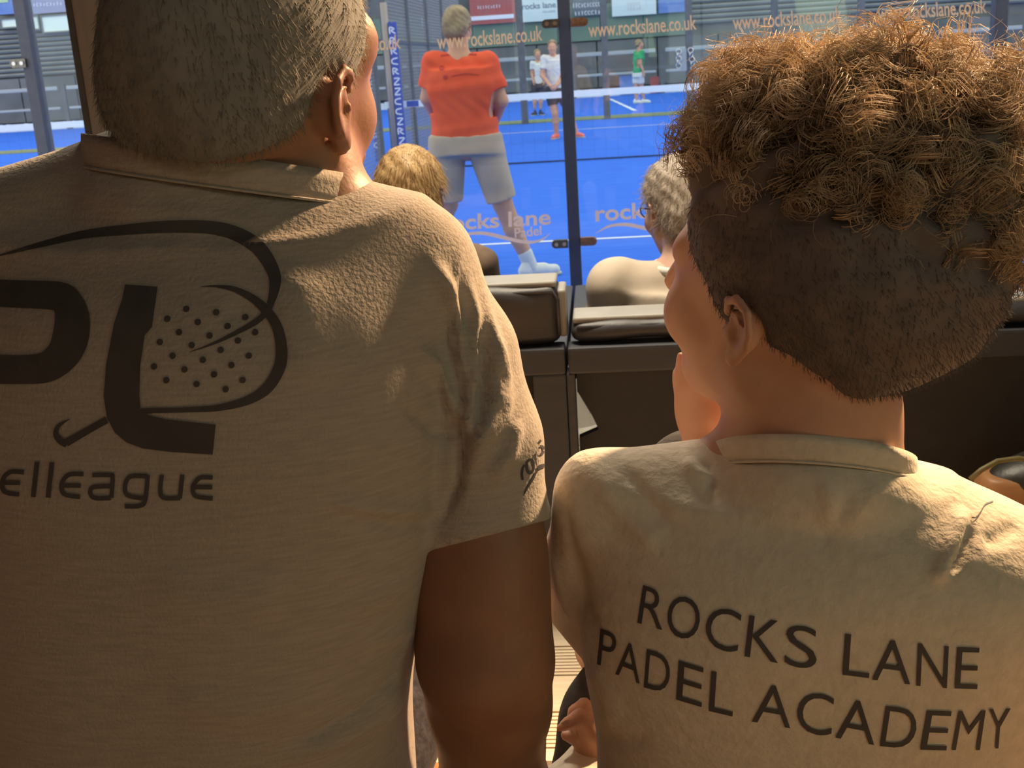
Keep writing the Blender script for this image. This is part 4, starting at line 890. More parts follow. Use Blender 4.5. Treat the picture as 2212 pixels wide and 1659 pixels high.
def collar(uL, uR, vL, vR, ub, vb, y, ry, hgt, name, m, parent, th=.004, flare=.12, n=56):
    """a ribbed neck band: its top edge passes through the left, right and back points given in pixels"""
    a, b, k = P(uL, vL, y), P(uR, vR, y), P(ub, vb, y - ry); c = (a + b) / 2; rx = (b[0] - a[0]) / 2; V = []
    for i in range(n):
        t = 6.28318 * i / n; ct, st = math.cos(t), math.sin(t); z = c[2] + (b[2] - a[2]) / 2 * ct - (k[2] - c[2]) * st
        rib = .0004 * math.sin(i * 6.28318 * .5)
        for g, dz in ((1 - th / rx, -.002), (1.0, .0), (1 + flare * .25, -hgt * .35), (1 + flare * .6, -hgt * .7), (1 + flare, -hgt), (1 + flare - th / rx, -hgt)):
            V.append((c[0] + rx * g * ct, y + ry * g * st, z + dz + rib))
    Fc = np.array([(i * 6 + j, i * 6 + (j + 1) % 6, ((i + 1) % n) * 6 + (j + 1) % 6, ((i + 1) % n) * 6 + j) for i in range(n) for j in range(6)])
    mesh_np(name, np.array(V), Fc, m, parent)
    q = [(c[0] + rx * (1 + flare) * math.cos(t), y + ry * (1 + flare) * math.sin(t), c[2] + (b[2] - a[2]) / 2 * math.cos(t) - (k[2] - c[2]) * math.sin(t) - hgt) for t in np.linspace(0, 6.28318, n + 1)[:-1]]
    MB().tube(q, .0012, 5, True).build('collar_seam', m, parent, True)
    return np.array([(c[0] + rx * (1 + flare) * math.cos(t), y + ry * (1 + flare) * math.sin(t), c[2] + (b[2] - a[2]) / 2 * math.cos(t) - (k[2] - c[2]) * math.sin(t) - hgt) for t in np.linspace(0, 6.28318, 25)[:-1]])
def collar_base(fl, uL, uR, vL, vR, ub, vb, y, ry, hgt, flare, r, k):
    a, b, kk = P(uL, vL, y), P(uR, vR, y), P(ub, vb, y - ry); c = (a + b) / 2; rx = (b[0] - a[0]) / 2
    pts = [(np.array((c[0] + (rx * (1 + flare) - r) * math.cos(t), y + (ry * (1 + flare) - r) * math.sin(t), c[2] + (b[2] - a[2]) / 2 * math.cos(t) - (kk[2] - c[2]) * math.sin(t) - hgt - r * 1.15)), r) for t in np.linspace(0, 6.28318, 17)]
    fl.chain(pts, k)
def ring_band(c, rx, ry, tilt, roll, hgt, th, n=48, flare=1.12, yaw=0):
    """a ribbed collar band round the neck"""
    V = []; R = rotm(yaw, tilt, roll)
    prof = [(1.0, hgt / 2), (1.0 + th / rx, hgt / 2), (flare + th / rx, -hgt / 2), (flare, -hgt / 2)]
    for i in range(n):
        t = 6.28318 * i / n
        for k, z in prof: V.append(c + R @ np.array([rx * k * math.cos(t), ry * k * math.sin(t), z]))
    Fc = np.array([(i * 4 + j, i * 4 + (j + 1) % 4, ((i + 1) % n) * 4 + (j + 1) % 4, ((i + 1) % n) * 4 + j) for i in range(n) for j in range(4)])
    return np.array(V), Fc

# ------------------------------------------------------------------ the man in grey
YM = .86
man = empty('person', (float(P(430, 900, YM)[0]), .9, SEAT), 'man in a grey heather T-shirt with a black logo on the back, head turned right', 'person')
Rm = rotm(27, 5, 8); hm = P(560, 196, .90); sm_ = 1.03
rows_m = [row(-60, 905, 1950, .92, .145), row(-50, 892, 1660, .89, .145), row(-45, 890, 1500, .875, .14), row(-40, 897, 1400, .865, .135), row(-40, 925, 1250, .86, .132), row(-55, 955, 1100, .86, .130), row(-70, 975, 920, .865, .130), row(-75, 962, 700, .875, .128), row(-60, 915, 575, .885, .118), row(20, 830, 495, .89, .09)]
shl, shr = C(-60, 494, .88, 96), C(915, 566, .885, 100)
el = C(1050, 1425, .845, 137); wr = C(1066, 1700, .93, 112); el2 = C(-170, 1420, .86, 135); wr2 = C(-90, 1760, 1.02, 100)
lo, hi = np.array([-.72, .62, SEAT]), np.array([.10, 1.62, 1.70])
fl = Field((lo[0], lo[1], GZ), hi, .004)
head_field(fl, hm, Rm, sm_, .014, ear_out=.006, nose=.8, cheek=.78, temple=.8)
nk = C(438, 420, .90, 175)
fl.chain([(hm + Rm @ np.array([0, -.028, -.01]) * sm_, .066), nk], .03)
fl.cap(hm + Rm @ np.array([.035, .0, -.06]) * sm_, nk[0] + [.02, .03, 0], .035, .045, .03)
fl.slab([(c, a - .012, d - .012) for c, a, d in rows_m], 4, .04)
fl.cap(nk[0], shl[0], .05, shl[1] - .012, .05); fl.cap(nk[0], shr[0], .05, shr[1] - .012, .05)
fl.chain([(shr[0], shr[1] - .018), C(1010, 900, .875, 96), C(1046, 1130, .865, 108), C(1047, 1190, .862, 122), C(1046, 1290, .855, 131), el, C(1058, 1520, .865, 124), wr, C(1064, 1760, .99, 88)], .02)
fl.chain([(shl[0], shl[1] - .014), el2, wr2], .02)
hand_field(fl, C(1064, 1760, .99, 88)[0] + [0, .02, -.01], np.array([-.05, .8, -.35]), np.array([0, -.2, -1.]), 1.05, .55, 1)
hand_field(fl, wr2[0], np.array([.1, .9, -.3]), np.array([0, -.2, -1.]), 1.05, .55, -1)
hipm = P(400, 1900, .93); kr = np.array([float(P(960, 1500, 1.25)[0]) + .02, 1.36, .82]); kl = np.array([-.52, 1.36, .80])
fl.chain([(hipm + [.10, 0, .0], .085), (kr, .062)], .03); fl.chain([(hipm + [-.10, 0, .0], .085), (kl, .062)], .03)
for k_ in (kr, kl): fl.chain([(k_, .058), (np.array([k_[0], k_[1] + .08, SEAT - .06]), .056), (np.array([k_[0], k_[1] + .12, GZ + .08]), .036)], .02)
V, Fq = fl.mesh(2); on = V[:, 1] < 1.17; V[on, 2] = np.maximum(V[on, 2], SEAT + .002); mbody = mesh_np('body', V, Fq, 'skin_tan', man)
for k_ in (kr, kl): shoe('shoe', (k_[0], k_[1] + .05, GZ), (k_[0], k_[1] + .34, GZ), man, 'trouser_black')
# shirt
fl = Field(lo, hi, .004); fl.slab(rows_m, 4, .04, 2.3)
fl.cap(nk[0] + [0, 0, -.012], shl[0], .062, shl[1], .06); fl.cap(nk[0] + [0, 0, -.012], shr[0], .062, shr[1], .06)
fl.cap(C(255, 384, .895, 78)[0], shl[0], C(255, 384, .895, 78)[1], shl[1] * .9, .03)
MCOL = (192, 792, 290, 380, 470, 318, .90, .084)
collar_base(fl, *MCOL, .022, .06, .030, .02)
fl.chain([shr, C(985, 760, .885, 128), C(1028, 960, .875, 142), C(1052, 1180, .865, 149), C(1058, 1250, .86, 149)], .012)
fl.chain([shl, C(-110, 760, .885, 128), C(-150, 1150, .87, 136), C(-155, 1240, .87, 136)], .02)
ha, hb_, hc = P(925, 1192, .80), P(1166, 1138, .80), P(1050, 1148, .97)
nrm = np.cross(hb_ - ha, hc - ha); nrm = nrm if nrm[2] < 0 else -nrm
x_cut = float(P(932, 1190, .86)[0])
hole = Field(lo, hi, .004)
sl, X, Y, Z = fl._sub((float(P(905, 1240, .86)[0]), .6, 0), (hi[0], hi[1], hi[2]))
nu = nrm / np.linalg.norm(nrm); dpl = (X - ha[0]) * nu[0] + (Y - ha[1]) * nu[1] + (Z - ha[2]) * nu[2]
tor = Field(lo, hi, .004); tor.slab(rows_m, 4, .01, 2.3)                      # keep the body of the shirt below the hem line
cut = np.maximum(fl.f[sl], dpl); fl.f[sl] = np.minimum(cut, tor.f[sl]); del tor, hole
V, Fq = fl.mesh(3)
V = cloth_noise(V, Fq, .0018, 16, .3)
V = folds(V, Fq, [
    ([(1000, 520), (985, 600), (935, 700), (925, 760)], 6, .0016),                                        # shoulder seam
    ([(935, 560), (960, 620), (985, 720), (1000, 850), (1010, 930)], 16, 0.0102), ([(1005, 590), (1022, 700), (1025, 800), (1015, 900), (1000, 960)], 13, 0.0102),
    ([(1045, 640), (1065, 760), (1060, 860), (1035, 940), (1005, 990)], 13, 0.0102), ([(1075, 720), (1085, 820), (1065, 900), (1025, 980)], 12, 0.0085),
    ([(1100, 820), (1085, 900), (1050, 960), (1010, 1020)], 13, 0.0085), ([(1120, 900), (1100, 980), (1060, 1040)], 15, 0.0068),
    ([(960, 640), (975, 740), (995, 830), (1002, 920)], 9, -0.0085), ([(1030, 700), (1040, 800), (1020, 900)], 8, -0.0068),
    ([(905, 745), (945, 810), (975, 870), (1000, 935)], 16, 0.0102), ([(975, 870), (1000, 950), (990, 1050), (955, 1120)], 9, -0.0102),
    ([(870, 870), (930, 920), (985, 960)], 18, -.004), ([(700, 1080), (800, 1100), (900, 1105), (960, 1095)], 14, .004), ([(760, 1120), (860, 1135), (945, 1125)], 12, -.004),
    ([(600, 1620), (700, 1580), (790, 1530), (850, 1470), (880, 1410)], 9, -.006), ([(640, 1635), (730, 1600), (820, 1550), (880, 1490)], 16, .006),
    ([(770, 1310), (830, 1290), (890, 1240)], 22, .004), ([(800, 1390), (860, 1370), (895, 1350)], 16, .004), ([(480, 640), (560, 700), (640, 780)], 40, -.003), ([(650, 560), (640, 700), (680, 850)], 60, .004),
    ([(260, 420), (420, 430), (600, 450)], 26, -.002), ([(350, 1500), (520, 1540), (700, 1500)], 40, .004), ([(300, 1260), (480, 1300), (650, 1280)], 50, .003)])
mshirt = mesh_np('shirt', V, Fq, 'grey_heather', man); bvm = bvh_of(V, Fq)
# collar
collar(*MCOL, .024, 'collar', 'grey_heather', mshirt, flare=.05)
# logo on the back
Zs = 700 / 1659
def z5(*p): return [(x * Zs, 430 + y * Zs) for x, y in p]
logo = [
    stroke_poly(z5((-40, 300), (20, 283), (200, 237), (420, 184), (640, 158), (860, 142), (1080, 146), (1220, 182), (1330, 256), (1400, 370), (1408, 450), (1380, 560)), [2, 4, 11, 17, 22, 26, 28, 30, 31, 27, 23, 12], 70),
    stroke_poly(z5((1380, 560), (1320, 622), (1200, 690), (1080, 745), (970, 783)), [13, 13, 9, 5, .8], 30),
    stroke_poly(z5((1030, 449), (1110, 447), (1200, 462), (1290, 506), (1360, 565), (1418, 650), (1442, 760), (1432, 860), (1370, 965), (1270, 1030), (1120, 1068), (960, 1078), (800, 1082), (715, 1086)), [.8, 5, 11, 16, 20, 22, 25, 26, 24, 19, 14, 11, 11, 12], 80),
    poly2d(z5((642, 438), (808, 450), (780, 655), (742, 700), (720, 850), (715, 1000), (722, 1080), (760, 1105), (850, 1127), (1105, 1155), (1090, 1308), (860, 1292), (730, 1275), (650, 1245), (590, 1195), (550, 1120), (533, 1010), (545, 850), (585, 640), (628, 510))),
    stroke_poly(z5((548, 1130), (450, 1185), (340, 1248)), [15, 15, 17], 12), stroke_poly(z5((345, 1256), (310, 1235), (288, 1200), (305, 1158), (360, 1125)), [14, 15, 12, 8, 1], 20),
    stroke_poly(z5((-60, 480), (100, 487), (300, 498), (352, 540), (372, 620), (360, 720), (320, 800), (240, 860), (120, 873), (-60, 871)), [58, 59, 62, 68, 76, 78, 72, 66, 62, 62], 60)]
for (x, y) in ((955, 563), (1108, 580), (858, 613), (1257, 605), (1014, 630), (1166, 651), (918, 682), (1307, 682), (1074, 699), (820, 732), (1219, 725), (983, 748), (1131, 772), (885, 802), (1274, 802), (1040, 823), (790, 857), (1186, 850), (946, 872), (1097, 897), (853, 927), (1243, 926), (1008, 947), (1156, 973)):
    logo.append(dot2d(x * Zs, 430 + y * Zs, 7))
tag(print_on('logo_print', logo, bvm, 'print_black', mshirt, 12, .0012), kind='stuff')
wd_ = []; S = 9.5
def L5(pts, w=S): return stroke_poly(z5(*pts), [w] * len(pts), 26)
wd_ += [L5([(125, 1398), (60, 1396), (25, 1420), (12, 1460), (30, 1500), (100, 1512)]), L5([(10, 1452), (105, 1452)])]                     # e
wd_ += [L5([(192, 1345), (172, 1525)], 10.5), L5([(268, 1348), (248, 1528)], 10.5)]                                                        # l l
wd_ += [L5([(430, 1408), (365, 1408), (330, 1432), (316, 1472), (335, 1512), (412, 1524)]), L5([(318, 1466), (415, 1466)])]                # e
wd_ += [L5([(475, 1412), (560, 1412), (578, 1425), (572, 1528)]), L5([(570, 1530), (490, 1530), (465, 1508), (478, 1475), (572, 1468)])]   # a
wd_ += [L5([(755, 1418), (670, 1420), (642, 1465), (655, 1515), (738, 1532)]), L5([(758, 1412), (745, 1540), (715, 1570), (640, 1572)])]   # g
wd_ += [L5([(830, 1412), (822, 1490), (840, 1528), (925, 1530)]), L5([(935, 1410), (922, 1532)])]                                          # u
wd_ += [L5([(1090, 1425), (1030, 1425), (1000, 1450), (988, 1480), (1005, 1520), (1090, 1532)]), L5([(992, 1474), (1088, 1474)])]          # e
tag(print_on('word_print', wd_, bvm, 'print_black', mshirt, 10, .0012), kind='stuff')
Zq = 140 / 1056
def z6(*p): return [(1080 + x * Zq, 920 + y * Zq) for x, y in p]
sl_ = [stroke_poly(z6((368, 880), (355, 790), (368, 690), (398, 630)), [5, 5, 4, 2.5], 16), stroke_poly(z6((487, 545), (440, 580), (430, 660), (455, 745), (492, 770), (530, 720), (540, 640), (520, 560), (487, 545)), [5.5] * 9, 40),
       stroke_poly(z6((592, 415), (570, 480), (580, 580), (595, 640)), [1.5, 3.5, 3, 1.5], 14), stroke_poly(z6((600, 460), (622, 505)), [2, 2], 4), stroke_poly(z6((632, 265), (662, 232)), [5, 5], 5), stroke_poly(z6((640, 330), (690, 340), (705, 400), (680, 450), (650, 465)), [4, 5.5, 6, 5.5, 4], 20),
       stroke_poly(z6((375, 1145), (440, 1010), (530, 860), (600, 715)), [1, 4, 5, 4], 18), stroke_poly(z6((605, 685), (680, 655), (775, 645)), [8, 9, 10], 12)]
tag(print_on('sleeve_print', sl_, bvm, 'print_navy', mshirt, 6, .0010), kind='stuff')
# shorts
fl = Field((-.72, .72, SEAT - .01), (.10, 1.55, 1.02), .005)
fl.slab([(hipm + [0, 0, -.10], .195, .15), (hipm + [0, 0, .06], .185, .145)], 0, .04)
for sg, k_ in ((1, kr), (-1, kl)): fl.cap(hipm + [sg * .10, .02, .0], k_, .105, .078, .04); fl.plane_cut(k_ - [0, .02, 0], (0, 1, 0), k_ - .14, k_ + .2)
fl.plane_cut((0, 0, SEAT + .002), (0, 0, -1)); V, Fq = fl.mesh(2); V = cloth_noise(V, Fq, .004, 30, 1.0); V[:, 2] = np.maximum(V[:, 2], SEAT + .001); mesh_np('shorts', V, Fq, 'denim_navy', man)
# close-cropped hair
def cropped(o, R, s, h=.004):
    fl = Field(o - .22, o + .24, h); T = lambda x, y, z: o + R @ (np.array([x, y, z]) * s)
    fl.ell(T(0, -.017, .042), np.array([.084, .104, .092]) * s, R, .01); fl.cap(T(-.026, -.062, .0), T(.026, -.062, .0), .048 * s, .048 * s, .03)
    fl.plane_cut(T(0, .062, .07), R @ np.array([0, .90, -.43])); fl.plane_cut(T(0, -.07, -.022), R @ np.array([0, .30, -.95]))
    for sg in (-1, 1):
        fl.ell(T(sg * .088, .060, -.018), np.array([.05, .050, .052]) * s, R, .006, 'sub'); fl.ell(T(sg * .094, -.012, -.016), np.array([.034, .026, .044]) * s, R, .008, 'sub'); fl.ell(T(sg * .08, -.005, -.07), np.array([.045, .05, .055]) * s, R, .012, 'sub')
    return fl.mesh(2)
V, Fq = cropped(hm, Rm, sm_); N = vnormals(V, Fq); q = V * 400; V = V + N * (.0006 * np.sin(q[:, 0]) * np.sin(q[:, 1] * 1.1) * np.sin(q[:, 2] * .9))[:, None]
pick = rng.choice(len(V), 9000); rn = N[pick]; dd = rn * .35 + np.array([.1, .0, -.70]); dd /= np.linalg.norm(dd, axis=1)[:, None]
ps = strands(V[pick], dd, .007, .0003, 2, .25, 0, 0, 11); mh = mesh_np('hair', V, Fq, 'hair_dark_grey', man); sv, sf_ = strand_mesh(ps, .00028); tag(mesh_np('hair_tips', sv, sf_, 'hair_grey_strand', mh), kind='stuff')

# ------------------------------------------------------------------ the boy in cream
YB_ = .87
boy = empty('person', (float(P(1760, 1400, YB_)[0]), .92, SEAT), 'curly-haired boy in a cream T-shirt lettered on the back, chin on his hand', 'person')
Rb = rotm(-47, 11, -7); hb0 = P(1709, 628, .885); sb = .97
rows_b = [row(1285, 2290, 1950, .91, .115), row(1292, 2290, 1660, .90, .112), row(1285, 2292, 1540, .895, .110), row(1262, 2300, 1420, .89, .108), row(1252, 2305, 1300, .885, .106), row(1262, 2290, 1200, .885, .102), row(1300, 2190, 1105, .89, .090), row(1400, 2020, 1040, .895, .072)]
bl, br = C(1292, 1068, .885, 84), C(2250, 1225, .885, 86)
bel = C(1305, 1400, 1.08, 58)
lo, hi = np.array([-.16, .70, SEAT]), np.array([.56, 1.60, 1.62])
fl = Field((lo[0], lo[1], GZ), hi, .0036)
head_field(fl, hb0, Rb, sb, .012, nose=.9, ear_out=.004)
nb = C(1765, 1010, .895, 160)
fl.chain([(hb0 + Rb @ np.array([.0, -.030, -.015]) * sb, .054), C(1765, 905, .89, 158), nb], .03)
fl.slab([(c, a - .012, d - .012) for c, a, d in rows_b], 0, .04)
fl.cap(nb[0], bl[0], .042, bl[1] - .012, .04); fl.cap(nb[0] + [0, 0, -.015], br[0], .034, br[1] - .014, .03)
wrist = C(1540, 985, 1.005, 56)
fl.chain([(bl[0], bl[1] - .014), C(1240, 1280, .96, 62), bel, C(1460, 1150, 1.05, 60), wrist], .012)
# the hand under the chin: palm, fingers folded under the jaw, one finger up along the cheek
palm = C(1528, 890, .99, 58)
fl.chain([wrist, palm, C(1508, 838, .985, 50)], .02); fl.cap(palm[0], C(1572, 900, .985, 34)[0], .015, .012, .012)
fl.chain([C(1492, 850, .985, 22), C(1476, 812, .985, 19), C(1473, 772, .985, 14)], .004)
fl.chain([C(1500, 862, .99, 26), C(1474, 826, .992, 20), C(1467, 806, .992, 16)], .004)
fl.chain([C(1530, 850, .98, 20), C(1556, 868, .972, 17), C(1566, 884, .972, 13)], .003)
fl.chain([C(1545, 840, .98, 19), C(1578, 868, .97, 17), C(1584, 893, .97, 14)], .003)
fl.chain([C(1550, 825, .98, 18), C(1588, 850, .97, 16), C(1597, 880, .972, 13)], .003)
# the other arm crosses in front and its hand shows at the hip
oe = C(2250, 1640, .98, 60); w2 = C(1330, 1640, 1.0, 50)
fl.chain([(br[0], br[1] - .014), C(2290, 1400, .92, 66), oe, C(1800, 1700, 1.04, 52), w2], .02)
fl.chain([w2, C(1285, 1615, .985, 46)], .02); fl.cap(C(1285, 1600, .985, 40)[0], C(1275, 1690, .985, 34)[0], .013, .012, .012)
fl.chain([C(1280, 1590, .975, 30), C(1252, 1548, .965, 17), C(1228, 1562, .962, 14), C(1209, 1573, .962, 10)], .004)
fl.chain([C(1290, 1560, .985, 24), C(1262, 1520, .985, 14), C(1238, 1535, .985, 12), C(1230, 1556, .985, 9)], .003)
fl.chain([C(1275, 1610, .98, 26), C(1240, 1592, .975, 16), C(1218, 1588, .975, 11)], .004)
fl.chain([C(1275, 1640, .98, 24), C(1258, 1660, .975, 15), C(1252, 1690, .975, 12)], .004)
hipb = P(1760, 1930, .92); kb = C(1500, 1035, 1.20, 95); kb2 = np.array([.36, 1.28, .735])
fl.chain([(hipb + [-.07, .02, 0], .07), (kb[0], .048)], .03); fl.chain([(hipb + [.07, .02, 0], .07), (kb2, .05)], .03); fl.cap(kb[0], np.array([kb[0][0] - .05, 1.42, GZ + .08]), .042, .032, .02); fl.cap(kb2, np.array([kb2[0], 1.43, GZ + .08]), .042, .032, .02)
V, Fq = fl.mesh(2); on = V[:, 1] < 1.17; V[on, 2] = np.maximum(V[on, 2], SEAT + .002); bbody = mesh_np('body', V, Fq, 'skin', boy)
fn = np.array([0, 0, 0.])
mesh_np('fingernail', np.array([P(1212, 1562, .945), P(1222, 1556, .942), P(1236, 1556, .942), P(1232, 1564, .941), P(1217, 1570, .944)]), [(0, 1, 2, 3, 4)], 'nail', bbody, False)
# shirt
fl = Field(lo, hi, .004); fl.slab(rows_b, 0, .04, 2.4)
fl.cap(nb[0] + [0, 0, -.012], bl[0], .050, bl[1], .05); fl.cap(nb[0] + [0, 0, -.020], br[0], .044, br[1], .03)
BCOL = (1538, 1976, 960, 1000, 1752, 944, .893, .070)
collar_base(fl, *BCOL, .019, .08, .026, .02)
fl.chain([bl, C(1258, 1200, .905, 72), C(1248, 1330, .925, 70), C(1246, 1440, .94, 70)], .02)
fl.chain([br, C(2285, 1330, .91, 82)], .02); fl.ell(P(2165, 1165, .955), (.042, .03, .030), None, .02)
ha, hb_, hc = P(1188, 1345, .90), P(1262, 1426, .90), P(1215, 1345, 1.02); nrm = np.cross(hb_ - ha, hc - ha); nrm = nrm if nrm[2] < 0 else -nrm; nu = nrm / np.linalg.norm(nrm)
sl, X, Y, Z = fl._sub((lo[0], lo[1], lo[2]), (float(P(1320, 1400, .92)[0]), hi[1], float(P(1230, 1250, .92)[2])))
dpl = (X - ha[0]) * nu[0] + (Y - ha[1]) * nu[1] + (Z - ha[2]) * nu[2]; tor = Field(lo, hi, .004); tor.slab(rows_b, 0, .01, 2.4); cut = np.maximum(fl.f[sl], dpl); fl.f[sl] = np.minimum(cut, tor.f[sl]); del tor
V, Fq = fl.mesh(3); V = cloth_noise(V, Fq, .0016, 18, 2.0)
V = folds(V, Fq, [
    ([(1280, 1010), (1330, 1090), (1390, 1150), (1430, 1190)], 26, .005), ([(1340, 1000), (1400, 1080), (1450, 1130)], 14, -.004), ([(1480, 990), (1500, 1020), (1545, 1035)], 12, .005), ([(1520, 985), (1535, 1030), (1540, 1070)], 10, -.004),
    ([(1775, 1030), (1800, 1100), (1790, 1160)], 18, .004), ([(1830, 1070), (1800, 1130), (1770, 1180)], 14, -.003), ([(1900, 1040), (1860, 1100), (1820, 1160)], 20, .003),
    ([(2080, 1090), (2070, 1150), (2035, 1230), (2010, 1260)], 18, .007), ([(2100, 1130), (2080, 1190), (2050, 1240)], 10, -.010), ([(2120, 1170), (2160, 1160), (2200, 1130)], 20, -.004),
    ([(1215, 1080), (1235, 1180), (1240, 1290)], 10, -.003), ([(1240, 1180), (1262, 1280), (1290, 1370)], 12, -.005), ([(1195, 1200), (1210, 1280), (1240, 1350)], 9, .003),
    ([(1265, 1430), (1310, 1500), (1330, 1580)], 24, .004), ([(1290, 1585), (1340, 1600), (1420, 1600)], 16, -.003)])
bshirt = mesh_np('shirt', V, Fq, 'cream_jersey', boy); bvb = bvh_of(V, Fq)
collar(*BCOL, .021, 'collar', 'cream_jersey', bshirt, flare=.03)
tag(print_on('shoulder_line', [stroke_poly([(2098, 1118), (2108, 1118), (2118, 1106), (2128, 1090), (2145, 1083)], [2.5] * 5, 16)], bvb, 'print_navy', bshirt, 6, .001))
# lettering
Zt = 1012 / 2212
def letters(spec):
    out = []
    for ch, BL, BR, TR, TL in spec:
        V_, F_ = glyphs(ch, -.004); out.append((fit_quad(V_, [(1200 + a * Zt, 900 + b * Zt) for a, b in (BL, BR, TR, TL)]), F_))
    return out
top = [('R', (387, 972), (505, 1007), (522, 828), (415, 795)), ('O', (520, 1030), (672, 1062), (692, 868), (540, 833)), ('C', (700, 1082), (858, 1120), (882, 922), (722, 888)), ('K', (893, 1130), (1050, 1162), (1068, 968), (917, 936)), ('S', (1078, 1172), (1230, 1196), (1240, 1000), (1094, 974)),
       ('L', (1354, 1217), (1480, 1233), (1490, 1040), (1368, 1023)), ('A', (1494, 1240), (1674, 1263), (1684, 1066), (1505, 1044)), ('N', (1703, 1269), (1847, 1281), (1856, 1083), (1712, 1068)), ('E', (1884, 1282), (1990, 1285), (2003, 1090), (1897, 1087))]
bot = [('P', (198, 1168), (276, 1196), (292, 1028), (214, 1000)), ('A', (284, 1214), (398, 1260), (410, 1092), (298, 1048)), ('D', (418, 1276), (534, 1310), (548, 1132), (432, 1096)), ('E', (570, 1334), (690, 1370), (702, 1186), (583, 1149)), ('L', (724, 1388), (836, 1414), (848, 1226), (736, 1199)),
       ('A', (928, 1438), (1108, 1470), (1122, 1284), (944, 1252)), ('C', (1132, 1484), (1300, 1512), (1318, 1316), (1152, 1290)), ('A', (1321, 1514), (1504, 1549), (1522, 1356), (1340, 1324)), ('D', (1531, 1554), (1690, 1570), (1716, 1380), (1560, 1364)), ('E', (1721, 1571), (1844, 1575), (1872, 1390), (1754, 1386)),
       ('M', (1870, 1573), (2002, 1573), (2030, 1385), (1903, 1389)), ('Y', (2032, 1566), (2132, 1564), (2148, 1376), (2046, 1379))]
tag(print_on('lettering_print', letters(top), bvb, 'print_black', bshirt, 9, .0012), kind='stuff'); tag(print_on('lettering_print', letters(bot), bvb, 'print_black', bshirt, 9, .0012), kind='stuff')
# trousers
fl = Field((-.2, .74, GZ), (.58, 1.60, 1.08), .005)
fl.slab([(hipb + [0, .02, -.09], .155, .12), (hipb + [0, .02, .04], .15, .118)], 0, .04)
fl.cap(hipb + [-.07, .02, 0], kb[0], .085, .052, .03); fl.cap(hipb + [.07, .02, 0], kb2, .085, .06, .03); fl.cap(kb[0], np.array([kb[0][0] - .05, 1.42, GZ + .10]), .052, .044, .02); fl.cap(kb2, np.array([kb2[0], 1.43, GZ + .10]), .055, .044, .02)
fl.chain([C(1348, 1420, 1.06, 74), C(1302, 1540, 1.05, 78), C(1264, 1690, 1.03, 82)], .03)
V, Fq = fl.mesh(2); V = cloth_noise(V, Fq, .003, 30, 4); on = V[:, 1] < 1.17; V[on, 2] = np.maximum(V[on, 2], SEAT + .001); mesh_np('trousers', V, Fq, 'trouser_black', boy)
for x in (kb[0][0] - .05, kb2[0]): shoe('shoe', (x, 1.38, GZ), (x, 1.62, GZ), boy, 'shoe_white')
# pale cloth on the bench by the hip
q = P(1235, 1690, .96); fl = Field((q[0] - .12, .86, SEAT), (q[0] + .14, 1.06, q[2] + .08), .005); fl.slab([((q[0], .96, SEAT + .002), .075, .07), ((q[0] + .01, .96, SEAT + .06), .06, .055), ((q[0] + .025, .96, q[2] + .022), .03, .03)], 0, .02); V, Fq = fl.mesh(2); V = cloth_noise(V, Fq, .006, 60, 3); V[:, 2] = np.maximum(V[:, 2], SEAT + .001)
ck = mesh_np('folded_cloth', V, Fq, 'cream_jersey'); tag(ck, 'cream cloth crumpled on the bench below the hand of the boy', 'cloth')

# curly hair: a dark cropped base that swells into a mass of curls on top
fl = Field((-.06, .70, 1.0), (.44, 1.16, 1.64), .004); T = lambda x, y, z: hb0 + Rb @ (np.array([x, y, z]) * sb)
fl.ell(T(0, -.018, .040), np.array([.084, .106, .092]) * sb, Rb, .02)
def E2(u, v, y, ru, rv, ry, k=.03): p = P(u, v, y); m = mpp(p); fl.ell(p, (ru * m, ry, rv * m), rotm(0, 0, -4), k)
E2(1845, 345, .90, 300, 210, .105); E2(1650, 345, .93, 165, 170, .075); E2(2010, 430, .89, 160, 225, .095); E2(1960, 610, .87, 195, 205, .085); E2(1850, 745, .865, 125, 110, .06); E2(1545, 400, .95, 80, 120, .05)
fl.plane_cut(T(0, .072, .060), Rb @ np.array([0, .93, -.36]), T(0, 0, -.02) - .2, T(0, 0, -.02) + .2)
for sg in (-1, 1):
    fl.ell(T(sg * .088, .066, -.022), np.array([.052, .050, .058]) * sb, Rb, .010, 'sub'); fl.ell(T(sg * .092, -.008, -.014), np.array([.030, .027, .040]) * sb, Rb, .008, 'sub'); fl.ell(T(sg * .07, .005, -.085), np.array([.06, .055, .060]) * sb, Rb, .012, 'sub')
fl.plane_cut(P(1850, 882, .86), np.array([-.1, .15, -.98]), P(1600, 1000, .86) - .1, P(2100, 870, .86) + .1)
V, Fq = fl.mesh(2); N = vnormals(V, Fq); u_, v_ = project(V)
curlw = np.clip((560 - v_ + (u_ - 1700) * .30) / 260, 0, 1) * np.clip((560 - v_) / 90 + np.clip((u_ - 1950) / 120, 0, 1) * 2, 0, 1)
q = V * 75; nz = np.sin(q[:, 0] * 1.3 + 1.8 * np.sin(q[:, 2])) * np.sin(q[:, 1] * 1.2 + 1.5 * np.sin(q[:, 0] * .8)) + .5 * np.sin(q[:, 2] * 2.3 + q[:, 1] * 1.7)
V2 = V + N * (nz * (.0012 + .008 * curlw))[:, None]
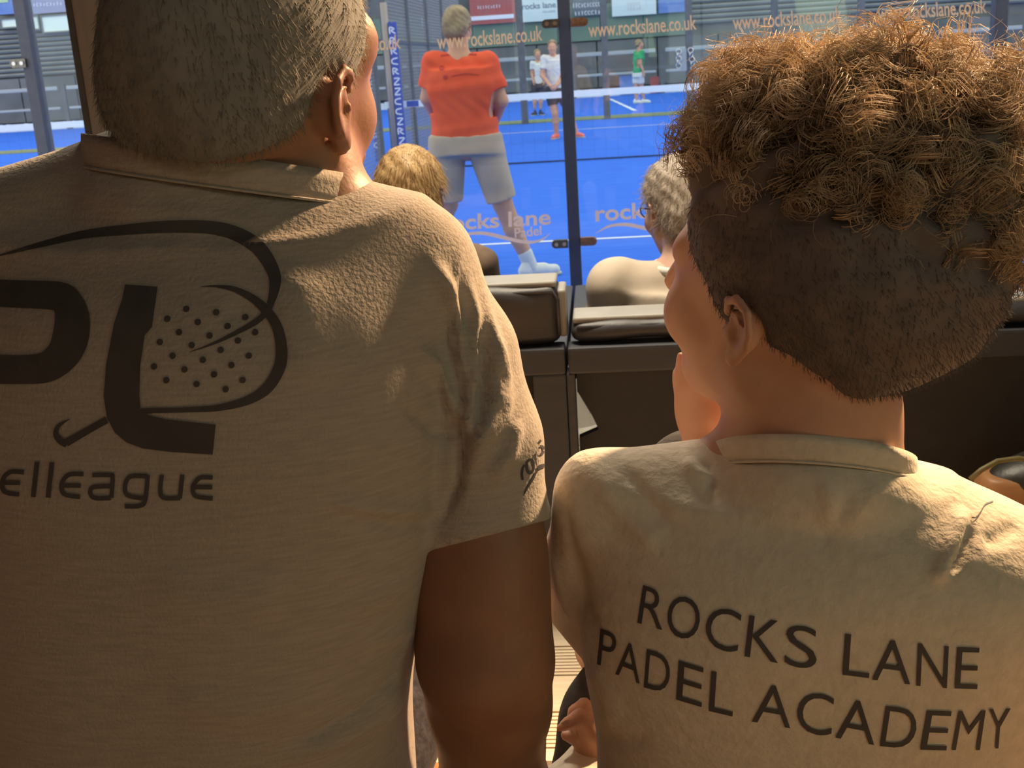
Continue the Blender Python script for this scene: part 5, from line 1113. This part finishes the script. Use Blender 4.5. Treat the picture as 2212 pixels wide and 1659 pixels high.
bh = mesh_np('hair', V2, Fq, 'hair_brown', boy)
N = vnormals(V2, Fq)
# curls in clumps
cand = np.nonzero(curlw > .42)[0]; pw_ = curlw[cand]; cl_ = rng.choice(cand, 950, p=pw_ / pw_.sum()); allp = []
for i, c in enumerate(cl_):
    n = 12; base = V2[c] + rng.normal(0, .0028, (n, 3)); d = np.repeat((N[c] * .55 + rng.normal(0, .55, 3) + np.array([0, 0, .05]))[None], n, 0); d += rng.normal(0, .10, (n, 3)); d /= np.linalg.norm(d, axis=1)[:, None]
    L = rng.uniform(.020, .046) * (.35 + .65 * curlw[c]); m_ = 13; t = np.linspace(0, 1, m_); a = np.cross(d[0], [0.3, .2, 1.]); a /= np.linalg.norm(a); b = np.cross(d[0], a); ph = rng.uniform(0, 6.28); tr = rng.uniform(1.0, 2.0); cr = rng.uniform(.006, .012) * (.3 + .7 * curlw[c])
    ang = ph + tr * 6.283 * t; cir = (a[None] * (np.cos(ang) - math.cos(ph))[:, None] + b[None] * (np.sin(ang) - math.sin(ph))[:, None]) * cr
    pts = base[:, None] + d[:, None] * (L * rng.uniform(.75, 1.15, n)[:, None] * t)[:, :, None] * .75 + cir[None] * rng.uniform(.85, 1.15, n)[:, None, None]; allp.append(pts)
sv, sf_ = strand_mesh(np.concatenate(allp), .00042)
# stray hairs and the short nap of the fade
cs = rng.choice(cand, 700, p=pw_ / pw_.sum()); st = strands(V2[cs], N[cs] * .8, .035, .0002, 12, .5, .008, .0, 21); s2 = strand_mesh(st, .00022)
lowi = np.nonzero((curlw < .3))[0]; cs = rng.choice(lowi, 9000); dd = N[cs] * .3 + np.array([.25, 0, -.7]); dd /= np.linalg.norm(dd, axis=1)[:, None]; st = strands(V2[cs], dd, .005, .0002, 2, .3, 0, 0, 22)
tag(mesh_np('curls', *join([(sv, sf_), s2]), 'hair_backlit_strand', bh), kind='stuff')  # top curls take the colour with the backlight painted in
sv, sf_ = strand_mesh(st, .00025); tag(mesh_np('hair_nap', sv, sf_, 'hair_brown', bh), kind='stuff')
